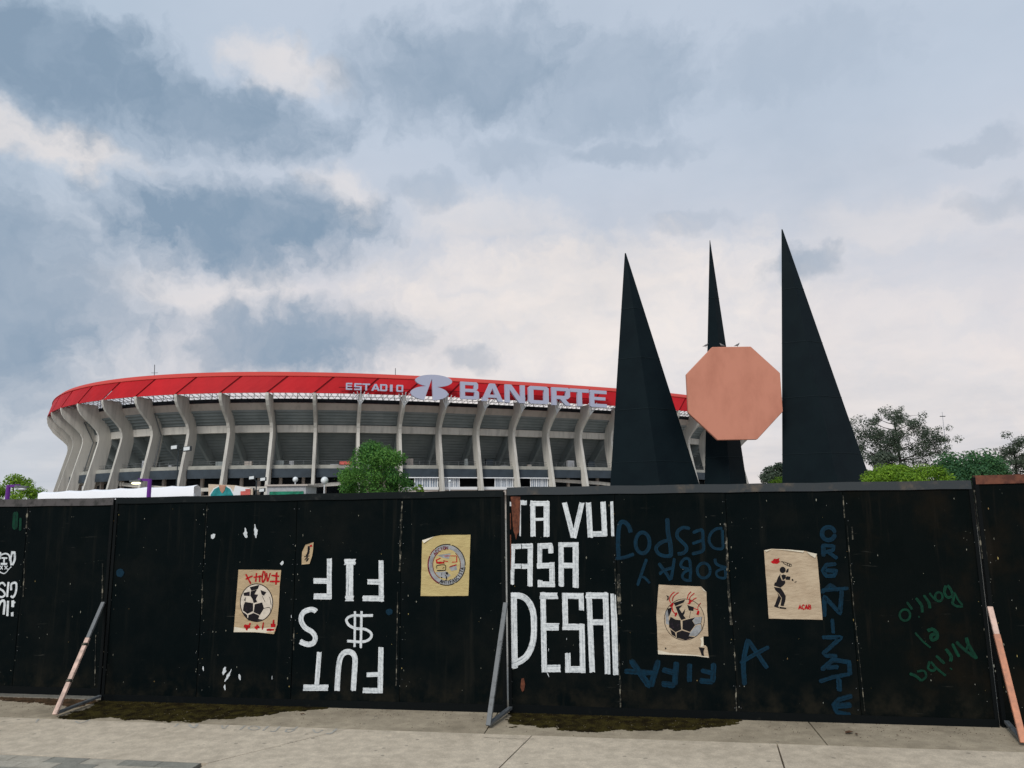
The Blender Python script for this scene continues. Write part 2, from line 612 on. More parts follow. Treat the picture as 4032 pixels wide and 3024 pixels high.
M['lamp_lit'] = emit_mat('lamp_lit', (1, .93, .55), 1.6)
M['lamp_glass'] = mat('lamp_glass', (.75, .78, .78), .25, .5)

# ------------------------------------------------------------------ ground
YAW, WD = -0.157871, 8.50353
UX = Vector((cos(YAW), sin(YAW), 0))
NX = Vector((sin(YAW), -cos(YAW), 0))       # out of the hoarding, towards the street
W0 = Vector((0, WD, 0))
GZ = 0.03


def wp(u, w, z):
    return W0 + UX*u + NX*w + Vector((0, 0, z))


def wall_uv(x, y):
    d = ray(x, y)
    t = (W0-CAM).dot(NX)/d.dot(NX)
    P = CAM+d*t
    return (P-W0).dot(UX), P.z


def ground_uw(x, y, z=GZ):
    P = at_z(x, y, z)
    return (P-W0).dot(UX), (P-W0).dot(NX)


g = MB()
R_ = 2600
n = 24
for i in range(n):
    for j in range(n):
        a, b = -R_+2*R_*i/n, -R_+2*R_*(i+1)/n
        c, d_ = -R_+2*R_*j/n, -R_+2*R_*(j+1)/n
        g.add([(a, c, -.03), (b, c, -.03), (b, d_, -.03), (a, d_, -.03)], [(0, 1, 2, 3)])
tag(g.build('ground', M['ground'], own=False), kind='structure')

base = MB()
base.prism([wp(-14, -.6, GZ-.034), wp(13, -.6, GZ-.034), wp(13, 12, GZ-.034), wp(-14, 12, GZ-.034)], (0, 0, -.02))
pav = tag(base.build('pavement', M['joint']), kind='structure')


def slab(poly, name, m, z=GZ, t=.05, jit=.004, seg=.25, gap=.004):
    """paving piece from a convex (u, w) outline, edges slightly worn"""
    cx = sum(p[0] for p in poly)/len(poly)
    cy = sum(p[1] for p in poly)/len(poly)
    out = []
    for i, p in enumerate(poly):
        q = poly[(i+1) % len(poly)]
        L = math.hypot(q[0]-p[0], q[1]-p[1])
        k = max(1, int(L/seg))
        for s in range(k):
            a = s/k
            x, y = p[0]+(q[0]-p[0])*a, p[1]+(q[1]-p[1])*a
            dl = math.hypot(x-cx, y-cy) or 1
            r = gap*1.4+rnd.random()*jit
            out.append((x-(x-cx)/dl*r, y-(y-cy)/dl*r))
    b = MB()
    b.prism([wp(x, y, z-t) for x, y in out], (0, 0, t))
    return b.build(name, m, pav)


# dusty strip along the hoarding, light walkway slabs, grey pavers
for i in range(8):
    a = -13+3.2*i
    slab([(a, -.55), (a+3.2, -.55), (a+3.2, .795), (a, .795)], 'strip_slab', M['strip'], GZ-.008, .02, .002)
J = [((-14, .8), (-14, 3.4)), ((-6.4, .8), (-6.75, 3.4)), ((-1.6, .8), (-2.75, 2.35)), ((.28, .8), (-.15, 3.4)), ((2.55, .8), (2.32, 3.4)), ((6.0, .8), (5.6, 3.4)), ((13, .8), (13, 3.4))]
PL = 1.93
for i in range(len(J)-1):
    (a, b_), (c, d_) = J[i], J[i+1]

    def on(seg, w):
        (p, q) = seg
        k = (w-p[1])/(q[1]-p[1])
        return (p[0]+(q[0]-p[0])*k, w)
    far = PL if i < 2 else 3.4
    if i == 2:
        slab([on(J[2], .8), on(J[3], .8), on(J[3], 3.4), (-2.5, 3.4), on(J[2], PL)], 'walk_slab', M['walk'])
    else:
        slab([on(J[i], .8), on(J[i+1], .8), on(J[i+1], far), on(J[i], far)], 'walk_slab', M['walk'])
slab([(-14, 3.4), (13, 3.4), (13, 12), (-14, 12)], 'walk_slab', M['walk'])
for r_ in range(10):
    w0 = PL+.147*r_
    off = (r_ % 2)*.16
    for c_ in range(12):
        u0 = -2.5-.36*(c_+1)-off
        u1 = u0+.36 if not (c_ == 0) else -2.5
        dark = (r_ == 0 and c_ in (0, 1, 3)) or rnd.random() < .22
        dark = dark and not (r_ == 0 and c_ > 3)
        slab([(u0, w0), (u1, w0), (u1, w0+.147), (u0, w0+.147)], 'paver', M['paver'] if dark else M['paver_light'], GZ+rnd.uniform(-.002, .001), .04, .002, .12, .002)
slab([(-14, PL), (-7.2, PL), (-7.2, 3.4), (-14, 3.4)], 'walk_slab', M['walk'])

# ------------------------------------------------------------------ hoarding sections
wr = random.Random(5)


def board(sec, u0, u1, z0, z1, nf, m):
    P = []
    for (a, b) in (((u0, z0), (u1, z0)), ((u1, z0), (u1, z1)), ((u1, z1), (u0, z1)), ((u0, z1), (u0, z0))):
        k = 12
        for s in range(k):
            u = a[0]+(b[0]-a[0])*s/k
            z = a[1]+(b[1]-a[1])*s/k
            P.append(wp(u+wr.uniform(-.0025, .0025), nf, z+wr.uniform(-.002, .002)))
    b = MB()
    b.prism(P, NX*-.016)
    o = b.build('plywood_sheet', m, sec)
    return o


def section(us, ztl, ztr, zbl, zbr, rail, mats, label, rail_h=.085):
    sec = empty('hoarding_section', wp((us[0]+us[-1])/2, 0, GZ), label, 'hoarding', 'hoarding sections')
    zt = lambda u: ztl+(ztr-ztl)*(u-us[0])/(us[-1]-us[0])
    zb = lambda u: zbl+(zbr-zbl)*(u-us[0])/(us[-1]-us[0])
    for i in range(len(us)-1):
        a, b = us[i]+.003, us[i+1]-.003
        if i == 0: a += .02
        if i == len(us)-2: b -= .02
        zm = (a+b)/2
        board(sec, a, b, zb(zm), zt(zm)-.03, wr.uniform(-.0015, .0015), mats[i % len(mats)])
    # steel angle frame: posts, head rail, foot rail, studs behind the joints
    for u in (us[0]+.012, us[-1]-.012):
        b = MB().box(wp(u, -.02, (zt(u)+zb(u))/2-.01), UX*.018, NX*.032, Vector((0, 0, (zt(u)-zb(u))/2-.01)))
        b.build('post', M['steel_dark'], sec)
    b = MB()
    A, B = us[0]+.003, us[-1]-.003
    k = 16
    for s in range(k):
        a, c = A+(B-A)*s/k, A+(B-A)*(s+1)/k
        ja, jc = .003*sin(a*7.3), .003*sin(c*7.3)
        vs = []
        for uu, jj in ((a, ja), (c, jc)):
            t = zt(uu)
            vs += [wp(uu, .016, t-rail_h+jj), wp(uu, .016, t+jj), wp(uu, -.05, t+jj), wp(uu, -.05, t-.012+jj), wp(uu, -.01, t-.012+jj), wp(uu, .009, t-rail_h+jj)]
        fs = [(i, i+6, (i+1) % 6+6, (i+1) % 6) for i in range(6)]
        if s == 0: fs.append((0, 1, 2, 3, 4, 5))
        if s == k-1: fs.append((11, 10, 9, 8, 7, 6))
        b.add(vs, fs)
    b.build('head_rail', rail, sec)
    b = MB()
    b.prism([wp(A, .013, zb(A)-.01), wp(B, .013, zb(B)-.01), wp(B, .013, zb(B)+.075), wp(A, .013, zb(A)+.075)], NX*-.008)
    b.build('foot_rail', M['steel_dark'], sec)
    for u in us[1:-1]:
        MB().box(wp(u, -.042, (zt(u)+zb(u))/2-.02), UX*.03, NX*.02, Vector((0, 0, (zt(u)-zb(u))/2-.05))).build('stud', M['steel_dark'], sec)
    return sec


bd, bd2 = M['board'], M['board2']
S0 = section([-9.86, -8.64, -7.42, -6.17, -4.985], 2.40, 2.392, .09, .085, M['rail_mauve'], [bd], 'black hoarding section with mauve grey head rail and small white skull graffiti', .09)
S1 = section([-4.955, -3.752, -2.59, -1.311, -.115], 2.392, 2.405, .02, .03, M['rail_dark'], [bd], 'black hoarding section painted with upside down white FUT and FIF letters', .075)
S2 = section([-.075, 1.128, 2.315, 3.516, 4.775], 2.432, 2.42, .035, .02, M['rail_grey'], [bd, bd, bd, bd2], 'black hoarding section painted with big white letters TA VUI ASA DESAI', .088)
S3 = section([4.815, 6.03, 7.25, 8.47, 9.69], 2.47, 2.48, .0, .0, M['rail_rust'], [bd2, bd], 'black hoarding section with rusty brown head rail beside salmon orange strut', .09)


def strut(sec, top, foot, corner, mats, w=.045):
    """raking brace with its foot bar; mats: list of (from fraction, material) from top"""
    t = Vector(top)
    f_ = Vector(foot)
    for i, (k, m) in enumerate(mats):
        k2 = mats[i+1][0] if i+1 < len(mats) else 1.0
        a, b = t+(f_-t)*k, t+(f_-t)*k2
        e = 1.0 if i % 2 == 0 else 1.12
        br = MB().beam(a, b, w*e, w*.6*e).build('brace', m, sec, bevel=.003)
    c = Vector(corner)
    MB().beam(f_+Vector((0, 0, .01)), c, w*.9, w*.6).build('brace_foot', M['steel'], sec, bevel=.003)


def gp(x, y, dz=.02):
    p = at_z(x, y, GZ)
    return p+Vector((0, 0, dz))


def wl(x, y, nn=.02):
    u, z = wall_uv(x, y)
    return wp(u, nn, z)


strut(S1, wl(414, 2370, .03), gp(215, 2822), wp(-4.96, .03, GZ+.05), [(0, M['steel']), (.34, M['peach'])])
strut(S2, wl(1993, 2372, .03), gp(1923, 2866), wp(-.06, .03, GZ+.05), [(0, M['steel'])], .05)
strut(S3, wl(3892, 2388, .03), gp(4032, 2935), wp(4.84, .03, GZ+.05), [(0, M['peach']), (.22, M['orange'])], .05)
# wire wraps on the first brace
for k in (.40, .72):
    t, f_ = wl(414, 2370, .03), gp(215, 2822)
    c = t+(f_-t)*k
    d = (f_-t).normalized()
    MB().beam(c-d*.016, c+d*.016, .062, .046).build('wire_wrap', M['worn'], S1, bevel=.006)

# ------------------------------------------------------------------ paint strokes on the boards
sk = random.Random(23)
LAYER = [0]


def catmull(P, k=8):
    if len(P) < 3:
        return P
    out = []
    Q = [P[0]]+list(P)+[P[-1]]
    for i in range(1, len(Q)-2):
        p0, p1, p2, p3 = Q[i-1], Q[i], Q[i+1], Q[i+2]
        for s in range(k):
            t = s/k
            out.append(tuple(.5*((2*p1[c])+(-p0[c]+p2[c])*t+(2*p0[c]-5*p1[c]+4*p2[c]-p3[c])*t*t+(-p0[c]+3*p1[c]-3*p2[c]+p3[c])*t**3) for c in (0, 1)))
    out.append(P[-1])
    return out


def ribbon(b, P, w, place, rough=.05, smooth=True, seg=.02, taper=0, sharp=False, rounded=False):
    """flat stroke along (u, v) points in metres; place(u, v) gives the world point"""
    if smooth and len(P) > 2 and not sharp:
        P = catmull(P)
    Q = [P[0]]
    for a, c in zip(P[:-1], P[1:]):
        L = math.hypot(c[0]-a[0], c[1]-a[1])
        k = max(1, int(L/seg))
        for s in range(1, k+1):
            Q.append((a[0]+(c[0]-a[0])*s/k, a[1]+(c[1]-a[1])*s/k))
    n_ = len(Q)
    vs, uvs = [], []
    run = sk.random()*50
    us = sk.random()*10
    for i, p in enumerate(Q):
        a, c = Q[max(0, i-1)], Q[min(n_-1, i+1)]
        dx, dy = c[0]-a[0], c[1]-a[1]
        L = math.hypot(dx, dy) or 1e-6
        nx, ny = -dy/L, dx/L
        ww = w/2*(1+sk.uniform(-rough, rough))
        if taper:
            e = min(i, n_-1-i)/max(1, n_-1)
            ww *= min(1, .35+e*taper)
        if rounded:
            de = min(i, n_-1-i)*seg+.003
            if de < w/2:
                ww *= math.sqrt(max(.03, 1-(1-de/(w/2))**2))
        sh = w*rough*.4*sk.uniform(-1, 1)
        ex = (sk.uniform(-.12, .08)*w) if i in (0, n_-1) else 0
        tx, ty = dx/L*ex, dy/L*ex
        for s in (1, .33, -.33, -1):
            e2 = (sk.uniform(-.10, .10)*w) if i in (0, n_-1) else 0
            vs.append(place(p[0]+nx*(ww*s+sh)+tx+dx/L*e2, p[1]+ny*(ww*s+sh)+ty+dy/L*e2))
            uvs.append((run+i*seg, us+s*.5))
    fs = []
    for i in range(n_-1):
        for k in range(3):
            fs.append((i*4+k, i*4+k+1, (i+1)*4+k+1, (i+1)*4+k))
    b.add(vs, fs, uvs)


def orient(b, nrm):
    for i, f in enumerate(b.f):
        n_ = Vector((0, 0, 0))
        for k in range(len(f)):
            n_ += b.v[f[k]].cross(b.v[f[(k+1) % len(f)]])
        if n_.dot(nrm) < 0:
            b.f[i] = tuple(reversed(f))
            b.uv[i] = list(reversed(b.uv[i]))


def mpp(x, y):
    a, b = wall_uv(x, y), wall_uv(x+10, y)
    return math.hypot(a[0]-b[0], a[1]-b[1])/10


def paint(parent, name, strokes, Zf, m, sc, base=.0045, rough=.028, taper=0, sharp=False, smooth=True):
    """strokes: (points, width) in zoom coordinates; sc = zoom scale"""
    b = MB()
    for P, w in strokes:
        LAYER[0] = (LAYER[0]+1) % 12
        nn = base+LAYER[0]*.00022
        UV = [wall_uv(*Zf(p)) for p in P]
        x, y = Zf(P[0])
        sp = m in (BLU, GRN)
        ribbon(b, UV, w/sc*mpp(x, y), lambda u, v: wp(u, nn, v), rough, smooth, seg=.011 if sp else .02, sharp=sharp, taper=taper, rounded=sp and m is not None)
    orient(b, NX)
    return b.build(name, m, parent)


def poly_on(b, pts, Zf, nn, jitter=0):
    P = [wall_uv(*Zf(p)) for p in pts]
    vs = [wp(u, nn, v) for u, v in P]
    b.add(vs, [tuple(range(len(vs)))])


def ell(cx, cy, rx, ry, n=20, a0=0, a1=360, rot=0):
    c_, s_ = cos(radians(rot)), sin(radians(rot))
    out = []
    for i in range(n+1):
        a = radians(a0+(a1-a0)*i/n)
        x, y = rx*cos(a), ry*sin(a)
        out.append((cx+x*c_-y*s_, cy+x*s_+y*c_))
    return out


WHT, BLU, GRN = M['white_paint'], M['blue_spray'], M['green_spray']
sT = 4.148
zT = zoom(1980, 1940, sT)
TOPROW = {
    'T': [([(122, 150), (122, 225)], 46), ([(345, 122), (345, 210)], 95), ([(285, 120), (283, 710)], 24)],
    'A': [([(490, 135), (495, 720)], 82), ([(715, 140), (715, 715)], 95), ([(455, 178), (755, 175)], 80), ([(530, 437), (670, 432)], 46)],
    'V': [([(1005, 155), (1152, 735)], 80), ([(1295, 155), (1160, 735)], 82)],
    'U': [([(1398, 155), (1430, 725)], 86), ([(1636, 140), (1665, 710)], 86), ([(1400, 676), (1705, 670)], 86)],
    'I': [([(1778, 150), (1795, 705)], 48)],
    'A2': [([(165, 850), (148, 1510)], 72), ([(450, 835), (445, 1535)], 84), ([(140, 880), (298, 876)], 80), ([(312, 875), (490, 870)], 80), ([(180, 1200), (300, 1200)], 80), ([(318, 1203), (415, 1200)], 80)],
    'S': [([(570, 870), (820, 865)], 88), ([(782, 870), (785, 985)], 82), ([(605, 830), (603, 1230)], 78), ([(567, 1195), (835, 1187)], 88), ([(802, 1150), (806, 1535)], 88), ([(570, 1495), (848, 1495)], 88), ([(608, 1420), (610, 1530)], 82)],
    'A3': [([(950, 815), (955, 1530)], 86), ([(1190, 810), (1190, 1550)], 96), ([(910, 850), (1235, 845)], 76), ([(1000, 1187), (1145, 1190)], 86)],
}
for k, st in TOPROW.items():
    paint(S2, 'painted_letter', st, zT, WHT, sT)
sD = 3.606
zD = zoom(1980, 2300, sD)
for st in (
    [([(150, 125), (165, 1190)], 95), ([(100, 165), (240, 165), (340, 218), (410, 330), (440, 480), (440, 720), (410, 880), (345, 1010), (250, 1090), (120, 1140)], 84)],
    [([(570, 120), (590, 1250)], 76), ([(535, 165), (780, 165)], 88), ([(575, 605), (790, 605)], 100), ([(555, 1197), (835, 1195)], 100)],
    [([(840, 165), (1145, 168)], 82), ([(1113, 165), (1117, 368)], 70), ([(880, 130), (890, 640)], 78), ([(850, 605), (1155, 607)], 86), ([(1122, 570), (1135, 1255)], 78), ([(890, 1212), (1168, 1206)], 86), ([(922, 985), (928, 1250)], 76)],
    [([(1222, 120), (1270, 1255)], 78), ([(1458, 125), (1488, 1285)], 80), ([(1185, 160), (1495, 165)], 86), ([(1275, 540), (1430, 540)], 80)],
    [([(1553, 140), (1594, 1290)], 56), ([(1600, 150), (1630, 1290)], 24)],
):
    paint(S2, 'painted_letter', st, zD, WHT, sD)
for st in (([(625, 1245), (658, 1315)], 12), ([(75, 690), (85, 960)], 18), ([(905, 765), (906, 790)], 14), ([(650, 910), (650, 950)], 10)):
    paint(S2, 'paint_drip', [st], zD, WHT, sD, .0045, .3, 2)
# bare wood where the ply has split
b = MB()
LAY = .0090
poly_on(b, [(128, 66), (200, 62), (287, 66), (284, 300), (272, 640), (238, 680), (216, 770), (200, 690), (172, 620), (150, 330)], zT, LAY)
orient(b, NX)
b.build('bare_wood_patch', M['bare_wood'], S2)
b = MB()
poly_on(b, [(105, 690), (136, 684), (140, 980), (132, 1250), (110, 1290), (104, 1000)], zT, .0086)
poly_on(b, [(118, 330), (134, 340), (136, 600), (120, 600)], zT, .0088)
orient(b, NX)
b.build('bare_wood_patch', M['bare_wood'], S2)
b = MB()
poly_on(b, [(265, 1340), (300, 1330), (318, 1430), (300, 1510), (275, 1525), (250, 1460)], zD, .0088)
orient(b, NX)
b.build('bare_wood_patch', M['bare_wood'], S2)

sF = 2.72
zF = zoom(1150, 2150, sF)
for st in (
    [([(402, 130), (400, 565)], 52), ([(230, 372), (385, 374)], 54), ([(232, 537), (425, 540)], 58)],
    [([(620, 190), (617, 540)], 76), ([(568, 170), (680, 170)], 60), ([(570, 560), (668, 560)], 54)],
    [([(955, 150), (957, 590)], 52), ([(805, 382), (945, 385)], 52), ([(765, 560), (980, 562)], 56)],
    [([(262, 705), (240, 685), (190, 680), (120, 715), (98, 790), (140, 870), (215, 920), (250, 975), (235, 1030), (190, 1052), (140, 1045), (88, 1020)], 52)],
    [([(868, 742), (760, 745), (650, 745), (585, 785), (610, 845), (680, 880), (780, 890), (845, 930), (845, 980), (790, 1018), (700, 1025), (590, 1015)], 27), ([(676, 700), (672, 1080)], 24), ([(746, 700), (738, 1090)], 26)],
    [([(295, 1130), (265, 1500)], 50), ([(122, 1515), (388, 1515)], 60)],
    [([(484, 1555), (497, 1330), (520, 1195), (570, 1138), (635, 1138), (675, 1195), (672, 1330), (657, 1547)], 56)],
    [([(955, 1080), (945, 1570)], 55), ([(800, 1377), (940, 1372)], 46), ([(758, 1545), (970, 1548)], 52)],
):
    paint(S1, 'painted_letter', st, zF, WHT, sF)

sB = 4.424
zB = zoom(2400, 2000, sB)
for st in (
    [([(372, 435), (340, 330), (270, 252), (190, 262), (155, 420), (150, 640), (160, 860)], 76), ([(110, 880), (260, 860), (430, 800)], 62)],
    [(ell(575, 608, 122, 182), 66)],
    [([(1005, 180), (1018, 420), (1060, 640), (1072, 850)], 76), ([(1060, 560), (920, 592), (812, 690), (850, 790), (960, 838), (1080, 830)], 66)],
    [([(1400, 362), (1290, 342), (1192, 400), (1180, 500), (1250, 580), (1328, 660), (1338, 730), (1280, 788), (1180, 800)], 62)],
    [([(1455, 430), (1560, 388), (1618, 400), (1626, 560), (1624, 740), (1430, 800)], 58), ([(1440, 622), (1620, 560)], 52)],
    [([(1965, 350), (1850, 370), (1760, 450), (1735, 580), (1795, 680), (1880, 712), (1970, 690), (1965, 520), (1962, 370)], 52)],
    [([(648, 885), (560, 1130), (488, 1350)], 52), ([(540, 1190), (620, 1220), (702, 1312)], 46)],
    [([(858, 965), (960, 1100), (1065, 1255)], 60), ([(1130, 875), (1100, 1080), (1070, 1250)], 52), ([(870, 1150), (960, 1082), (1110, 1040)], 56)],
    [([(1402, 1265), (1412, 1080), (1390, 905), (1320, 880), (1248, 950), (1262, 1030), (1400, 1070)], 52), ([(1400, 1075), (1300, 1120), (1268, 1200), (1330, 1258), (1432, 1258)], 50)],
    [(ell(1640, 1090, 112, 130), 50)],
    [([(1838, 885), (1850, 960), (1930, 1012), (2035, 1040)], 52), ([(2030, 1050), (1930, 1072), (1860, 1120), (1880, 1190), (1960, 1222), (2020, 1200), (2012, 1060)], 46)],
):
    paint(S2, 'sprayed_letter', st, zB, BLU, sB, .0042, .04)
s8 = 1.6267
z8 = zoom(1900, 1880, s8)
for st in (
    [([(1480, 1188), (1474, 1312)], 34), ([(1476, 1308), (1385, 1300)], 34), ([(1476, 1252), (1400, 1236)], 32)],
    [([(1326, 1188), (1324, 1312)], 32)],
    [([(1242, 1178), (1230, 1332)], 36), ([(1232, 1332), (1144, 1320)], 38), ([(1236, 1252), (1150, 1230)], 36)],
    [([(1126, 1172), (1076, 1342)], 38), ([(950, 1168), (1072, 1342)], 40), ([(910, 1240), (1112, 1252)], 34)],
):
    paint(S2, 'sprayed_letter', st, z8, BLU, s8, .0042, .07)
sR = 1.5504
zR = zoom(2900, 1880, sR)
paint(S2, 'sprayed_letter', [([(70, 985), (42, 1130), (50, 1270)], 30), ([(70, 990), (130, 1080), (190, 1167)], 28), ([(25, 1130), (110, 1080), (196, 1034)], 24)], zR, BLU, sR, .0042, .05)
sO = 1.975
zO = zoom(3150, 2020, sO)
for st in (
    [(ell(220, 160, 50, 50), 34)],
    [([(180, 240), (180, 340)], 34), ([(182, 250), (262, 258), (255, 288), (190, 306)], 28), ([(215, 300), (290, 355)], 30)],
    [([(282, 396), (205, 402), (176, 448), (205, 490), (262, 488), (282, 448), (185, 446)], 32)],
    [([(165, 622), (235, 556), (300, 604)], 30), ([(165, 602), (378, 584)], 28)],
    [([(188, 802), (190, 650), (310, 780), (324, 600)], 34)],
    [([(250, 822), (258, 940)], 28)],
    [([(168, 966), (320, 966), (182, 1090), (205, 1110), (292, 1110)], 32)],
    [([(165, 1220), (255, 1140), (380, 1158), (388, 1262)], 36), ([(200, 1200), (300, 1196)], 34)],
    [([(150, 1310), (250, 1276), (392, 1250)], 32), ([(300, 1280), (306, 1390)], 42)],
    [([(408, 1418), (300, 1450), (262, 1492), (285, 1550), (400, 1572)], 38), ([(270, 1502), (402, 1490)], 44)],
):
    paint(S2, 'sprayed_letter', st, zO, BLU, sO, .0042, .07, sharp=True)
sG = 3.53
zG = zoom(3500, 2250, sG)
for st in (
    [([(790, 190), (770, 290), (815, 360), (880, 330), (850, 240), (805, 190)], 40), ([(905, 290), (890, 400), (885, 445), (950, 485), (1030, 480)], 40), ([(910, 300), (965, 400), (1020, 470)], 32)],
    [(ell(692, 350, 52, 62), 34), ([(560, 300), (610, 360), (660, 410)], 32)],
    [([(482, 325), (550, 430), (568, 515)], 42)], [([(372, 368), (450, 470), (460, 575)], 42)],
    [([(245, 425), (322, 530)], 36), ([(405, 620), (425, 640)], 38)],
    [(ell(220, 605, 72, 78), 32)],
    [([(528, 830), (600, 802), (662, 850), (662, 920), (600, 950), (585, 895), (640, 860)], 48)],
    [([(362, 848), (460, 960), (580, 1060)], 30)],
    [([(1075, 915), (1105, 1020), (1220, 1212)], 52), ([(930, 975), (1050, 1090), (1220, 1212)], 46), ([(1118, 1000), (1066, 1100)], 36)],
    [([(878, 1008), (972, 1185)], 46)], [([(788, 1075), (862, 1180), (850, 1252)], 46)],
    [([(650, 1168), (772, 1282)], 42), ([(848, 1340), (872, 1362)], 36)],
    [([(565, 1245), (540, 1340), (600, 1380), (642, 1340), (575, 1250)], 36), ([(600, 1290), (690, 1370), (792, 1452)], 34)],
    [([(285, 1418), (370, 1450), (450, 1522)], 44), ([(445, 1520), (512, 1460), (485, 1382), (385, 1388)], 32)],
):
    paint(S2, 'sprayed_letter', st, zG, GRN, sG, .0042, .09)
sL = 4.15
zL = zoom(0, 2100, sL)
paint(S0, 'painted_mark', [([(2, 420), (14, 370), (55, 338), (110, 332), (155, 365), (165, 450)], 22), ([(-30, 600), (20, 640), (70, 655), (110, 632), (150, 582), (190, 545)], 14),
                           ([(205, 312), (178, 420), (192, 520)], 30), ([(245, 320), (245, 430), (205, 520)], 34), ([(190, 312), (258, 316)], 36), ([(30, 402), (125, 405)], 22), ([(76, 400), (70, 480)], 26), ([(20, 500), (125, 500)], 32),
                           ([(10, 530), (50, 590)], 14), ([(50, 530), (10, 590)], 14), ([(80, 530), (130, 590)], 14), ([(130, 530), (80, 590)], 14), ([(-30, 330), (10, 320), (15, 380)], 26)], zL, WHT, sL)
for st in ([([(95, 860), (55, 812), (5, 822), (-15, 890), (55, 940), (85, 1000), (40, 1040), (-20, 1030)], 28)], [([(145, 795), (120, 1040)], 34)],
           [([(188, 930), (192, 828), (268, 815), (265, 950), (222, 1040), (180, 1018)], 32)], [([(-25, 1220), (25, 1110), (80, 1125), (65, 1325)], 36)],
           [([(137, 1105), (126, 1355)], 36)], [([(215, 1095), (214, 1210)], 46), ([(255, 1120), (222, 1152)], 22), ([(205, 1290), (207, 1355)], 40)]):
    paint(S0, 'painted_letter', st, zL, WHT, sL)
z6 = zoom(0, 1850, 1.58)
z7 = zoom(800, 1950, 1.8435)
for zz_, cx_, cy_, rr_ in ((z6, 748, 640, 27), (z7, 1352, 845, 25)):
    b = MB()
    poly_on(b, [(cx_+rr_*cos(k*.4488)*sk.uniform(.85, 1.1), cy_+rr_*sin(k*.4488)*sk.uniform(.85, 1.1)) for k in range(14)], zz_, .0045)
    orient(b, NX)
    b.build('paint_dab', BLU, S1)
paint(S0, 'paint_smear', [([(100, 260), (95, 370)], 34), ([(130, 300), (128, 380)], 16)], z6, GRN, 1.58)
for st in [([(62, 312), (80, 280)], 30), ([(308, 236), (314, 312)], 24), ([(380, 214), (385, 310)], 20), ([(575, 478), (577, 510)], 22), ([(160, 1245), (148, 1305)], 18), ([(208, 1262), (160, 1352)], 18),
                          ([(158, 1375), (160, 1415)], 12), ([(262, 1300), (272, 1342)], 14), ([(2, 1240), (4, 1275)], 12), ([(500, 1310), (502, 1335)], 10), ([(640, 870), (642, 890)], 10)]:
    paint(S1, 'paint_fleck', [st], z7, WHT, 1.8435, .0045, .5, 1.6)


def flecks(sec, u0, u1, n, m, near=()):
    b = MB()
    for i in range(n):
        if near and sk.random() < .7:
            u = sk.choice(near)+sk.gauss(0, .03)*sk.choice((1, 1, 4))
        else:
            u = sk.uniform(u0+.05, u1-.05)
        z = sk.uniform(.1, 2.25)
        r = sk.uniform(.002, .0065)*sk.choice((.6, 1, 1))
        k = sk.randint(4, 6)
        el_ = sk.uniform(1, 3.2)
        P = [(u+r*cos(2*pi*j/k)*sk.uniform(.5, 1.2), z+r*el_*sin(2*pi*j/k)*sk.uniform(.5, 1.2)) for j in range(k)]
        b.add([wp(p[0], .0042, p[1]) for p in P], [tuple(range(k))])
    orient(b, NX)
    tag(b.build('chipped_paint', m, sec), kind='stuff')


def screws(sec, us, zb, zt):
    b = MB()
    for u in us:
        for k in range(11):
            z = zb+.12+(zt-zb-.3)*k/10+sk.uniform(-.02, .02)
            for e in (-.03, .03):
                if us[0] < u+e < us[-1] and sk.random() < .45:
                    r = sk.uniform(.003, .0052)
                    b.add([wp(u+e+r*cos(q*1.047), .0062, z+r*sin(q*1.047)) for q in range(6)], [tuple(range(6))])
    orient(b, NX)
    tag(b.build('screw_heads', M['steel'], sec), kind='stuff')


M['chip_pale'] = mat('chip_pale', (.30, .31, .27), .9, .1, c2=(.15, .14, .10), scale=60)
M['chip_yellow'] = mat('chip_yellow', (.34, .28, .10), .9, .1, c2=(.2, .12, .05), scale=40)
for sec, us in ((S0, [-9.86, -8.64, -7.42, -6.17, -4.985]), (S1, [-4.955, -3.752, -2.59, -1.311, -.115]), (S2, [-.075, 1.128, 2.315, 3.516, 4.775]), (S3, [4.815, 6.03])):
    screws(sec, us, .03, 2.4)
    flecks(sec, us[0], us[-1], 90, M['chip_pale'], us)
    flecks(sec, us[0], us[-1], 18, M['chip_yellow'], us)


def worn_edge(sec, pts, w=.008):
    b = MB()
    P = [wall_uv(*p) for p in pts]
    ribbon(b, P, w, lambda u, v: wp(u, .0052, v), .45, False, .05)
    orient(b, NX)
    b.build('worn_edge', M['worn'], sec)


for pts, w in (([(1584, 1975), (1578, 2120), (1574, 2250)], .02), ([(1566, 2330), (1560, 2700)], .010), ([(1158, 2470), (1157, 2560)], .010), ([(2421, 2240), (2434, 2500)], .008), ([(2436, 2530), (2444, 2785)], .018), ([(2433, 2260), (2440, 2420)], .03),
               ([(2856, 2060), (2868, 2330), (2880, 2460)], .022), ([(2890, 2540), (2896, 2640)], .010), ([(2897, 2700), (2900, 2800)], .014), ([(3319, 1950), (3325, 2040)], .012), ([(3354, 2075), (3357, 2125)], .012), ([(3335, 2070), (3362, 2400), (3405, 2800)], .006),
               ([(1974, 1960), (1976, 2080)], .008), ([(1984, 2600), (1986, 2790)], .010), ([(3836, 1930), (3850, 2060), (3868, 2200)], .012), ([(3875, 2110), (3896, 2350)], .018), ([(3912, 2500), (3945, 2800)], .012),
               ([(816, 1990), (806, 2200)], .008), ([(798, 2280), (795, 2420)], .012), ([(405, 2220), (403, 2380)], .016), ([(378, 2500), (374, 2700)], .01), ([(110, 2000), (105, 2080)], .02), ([(98, 2200), (92, 2350)], .012)):
    sec = S0 if pts[0][0] < 430 else S1 if pts[0][0] < 1990 else S2 if pts[0][0] < 3870 else S3
    worn_edge(sec, pts, w)


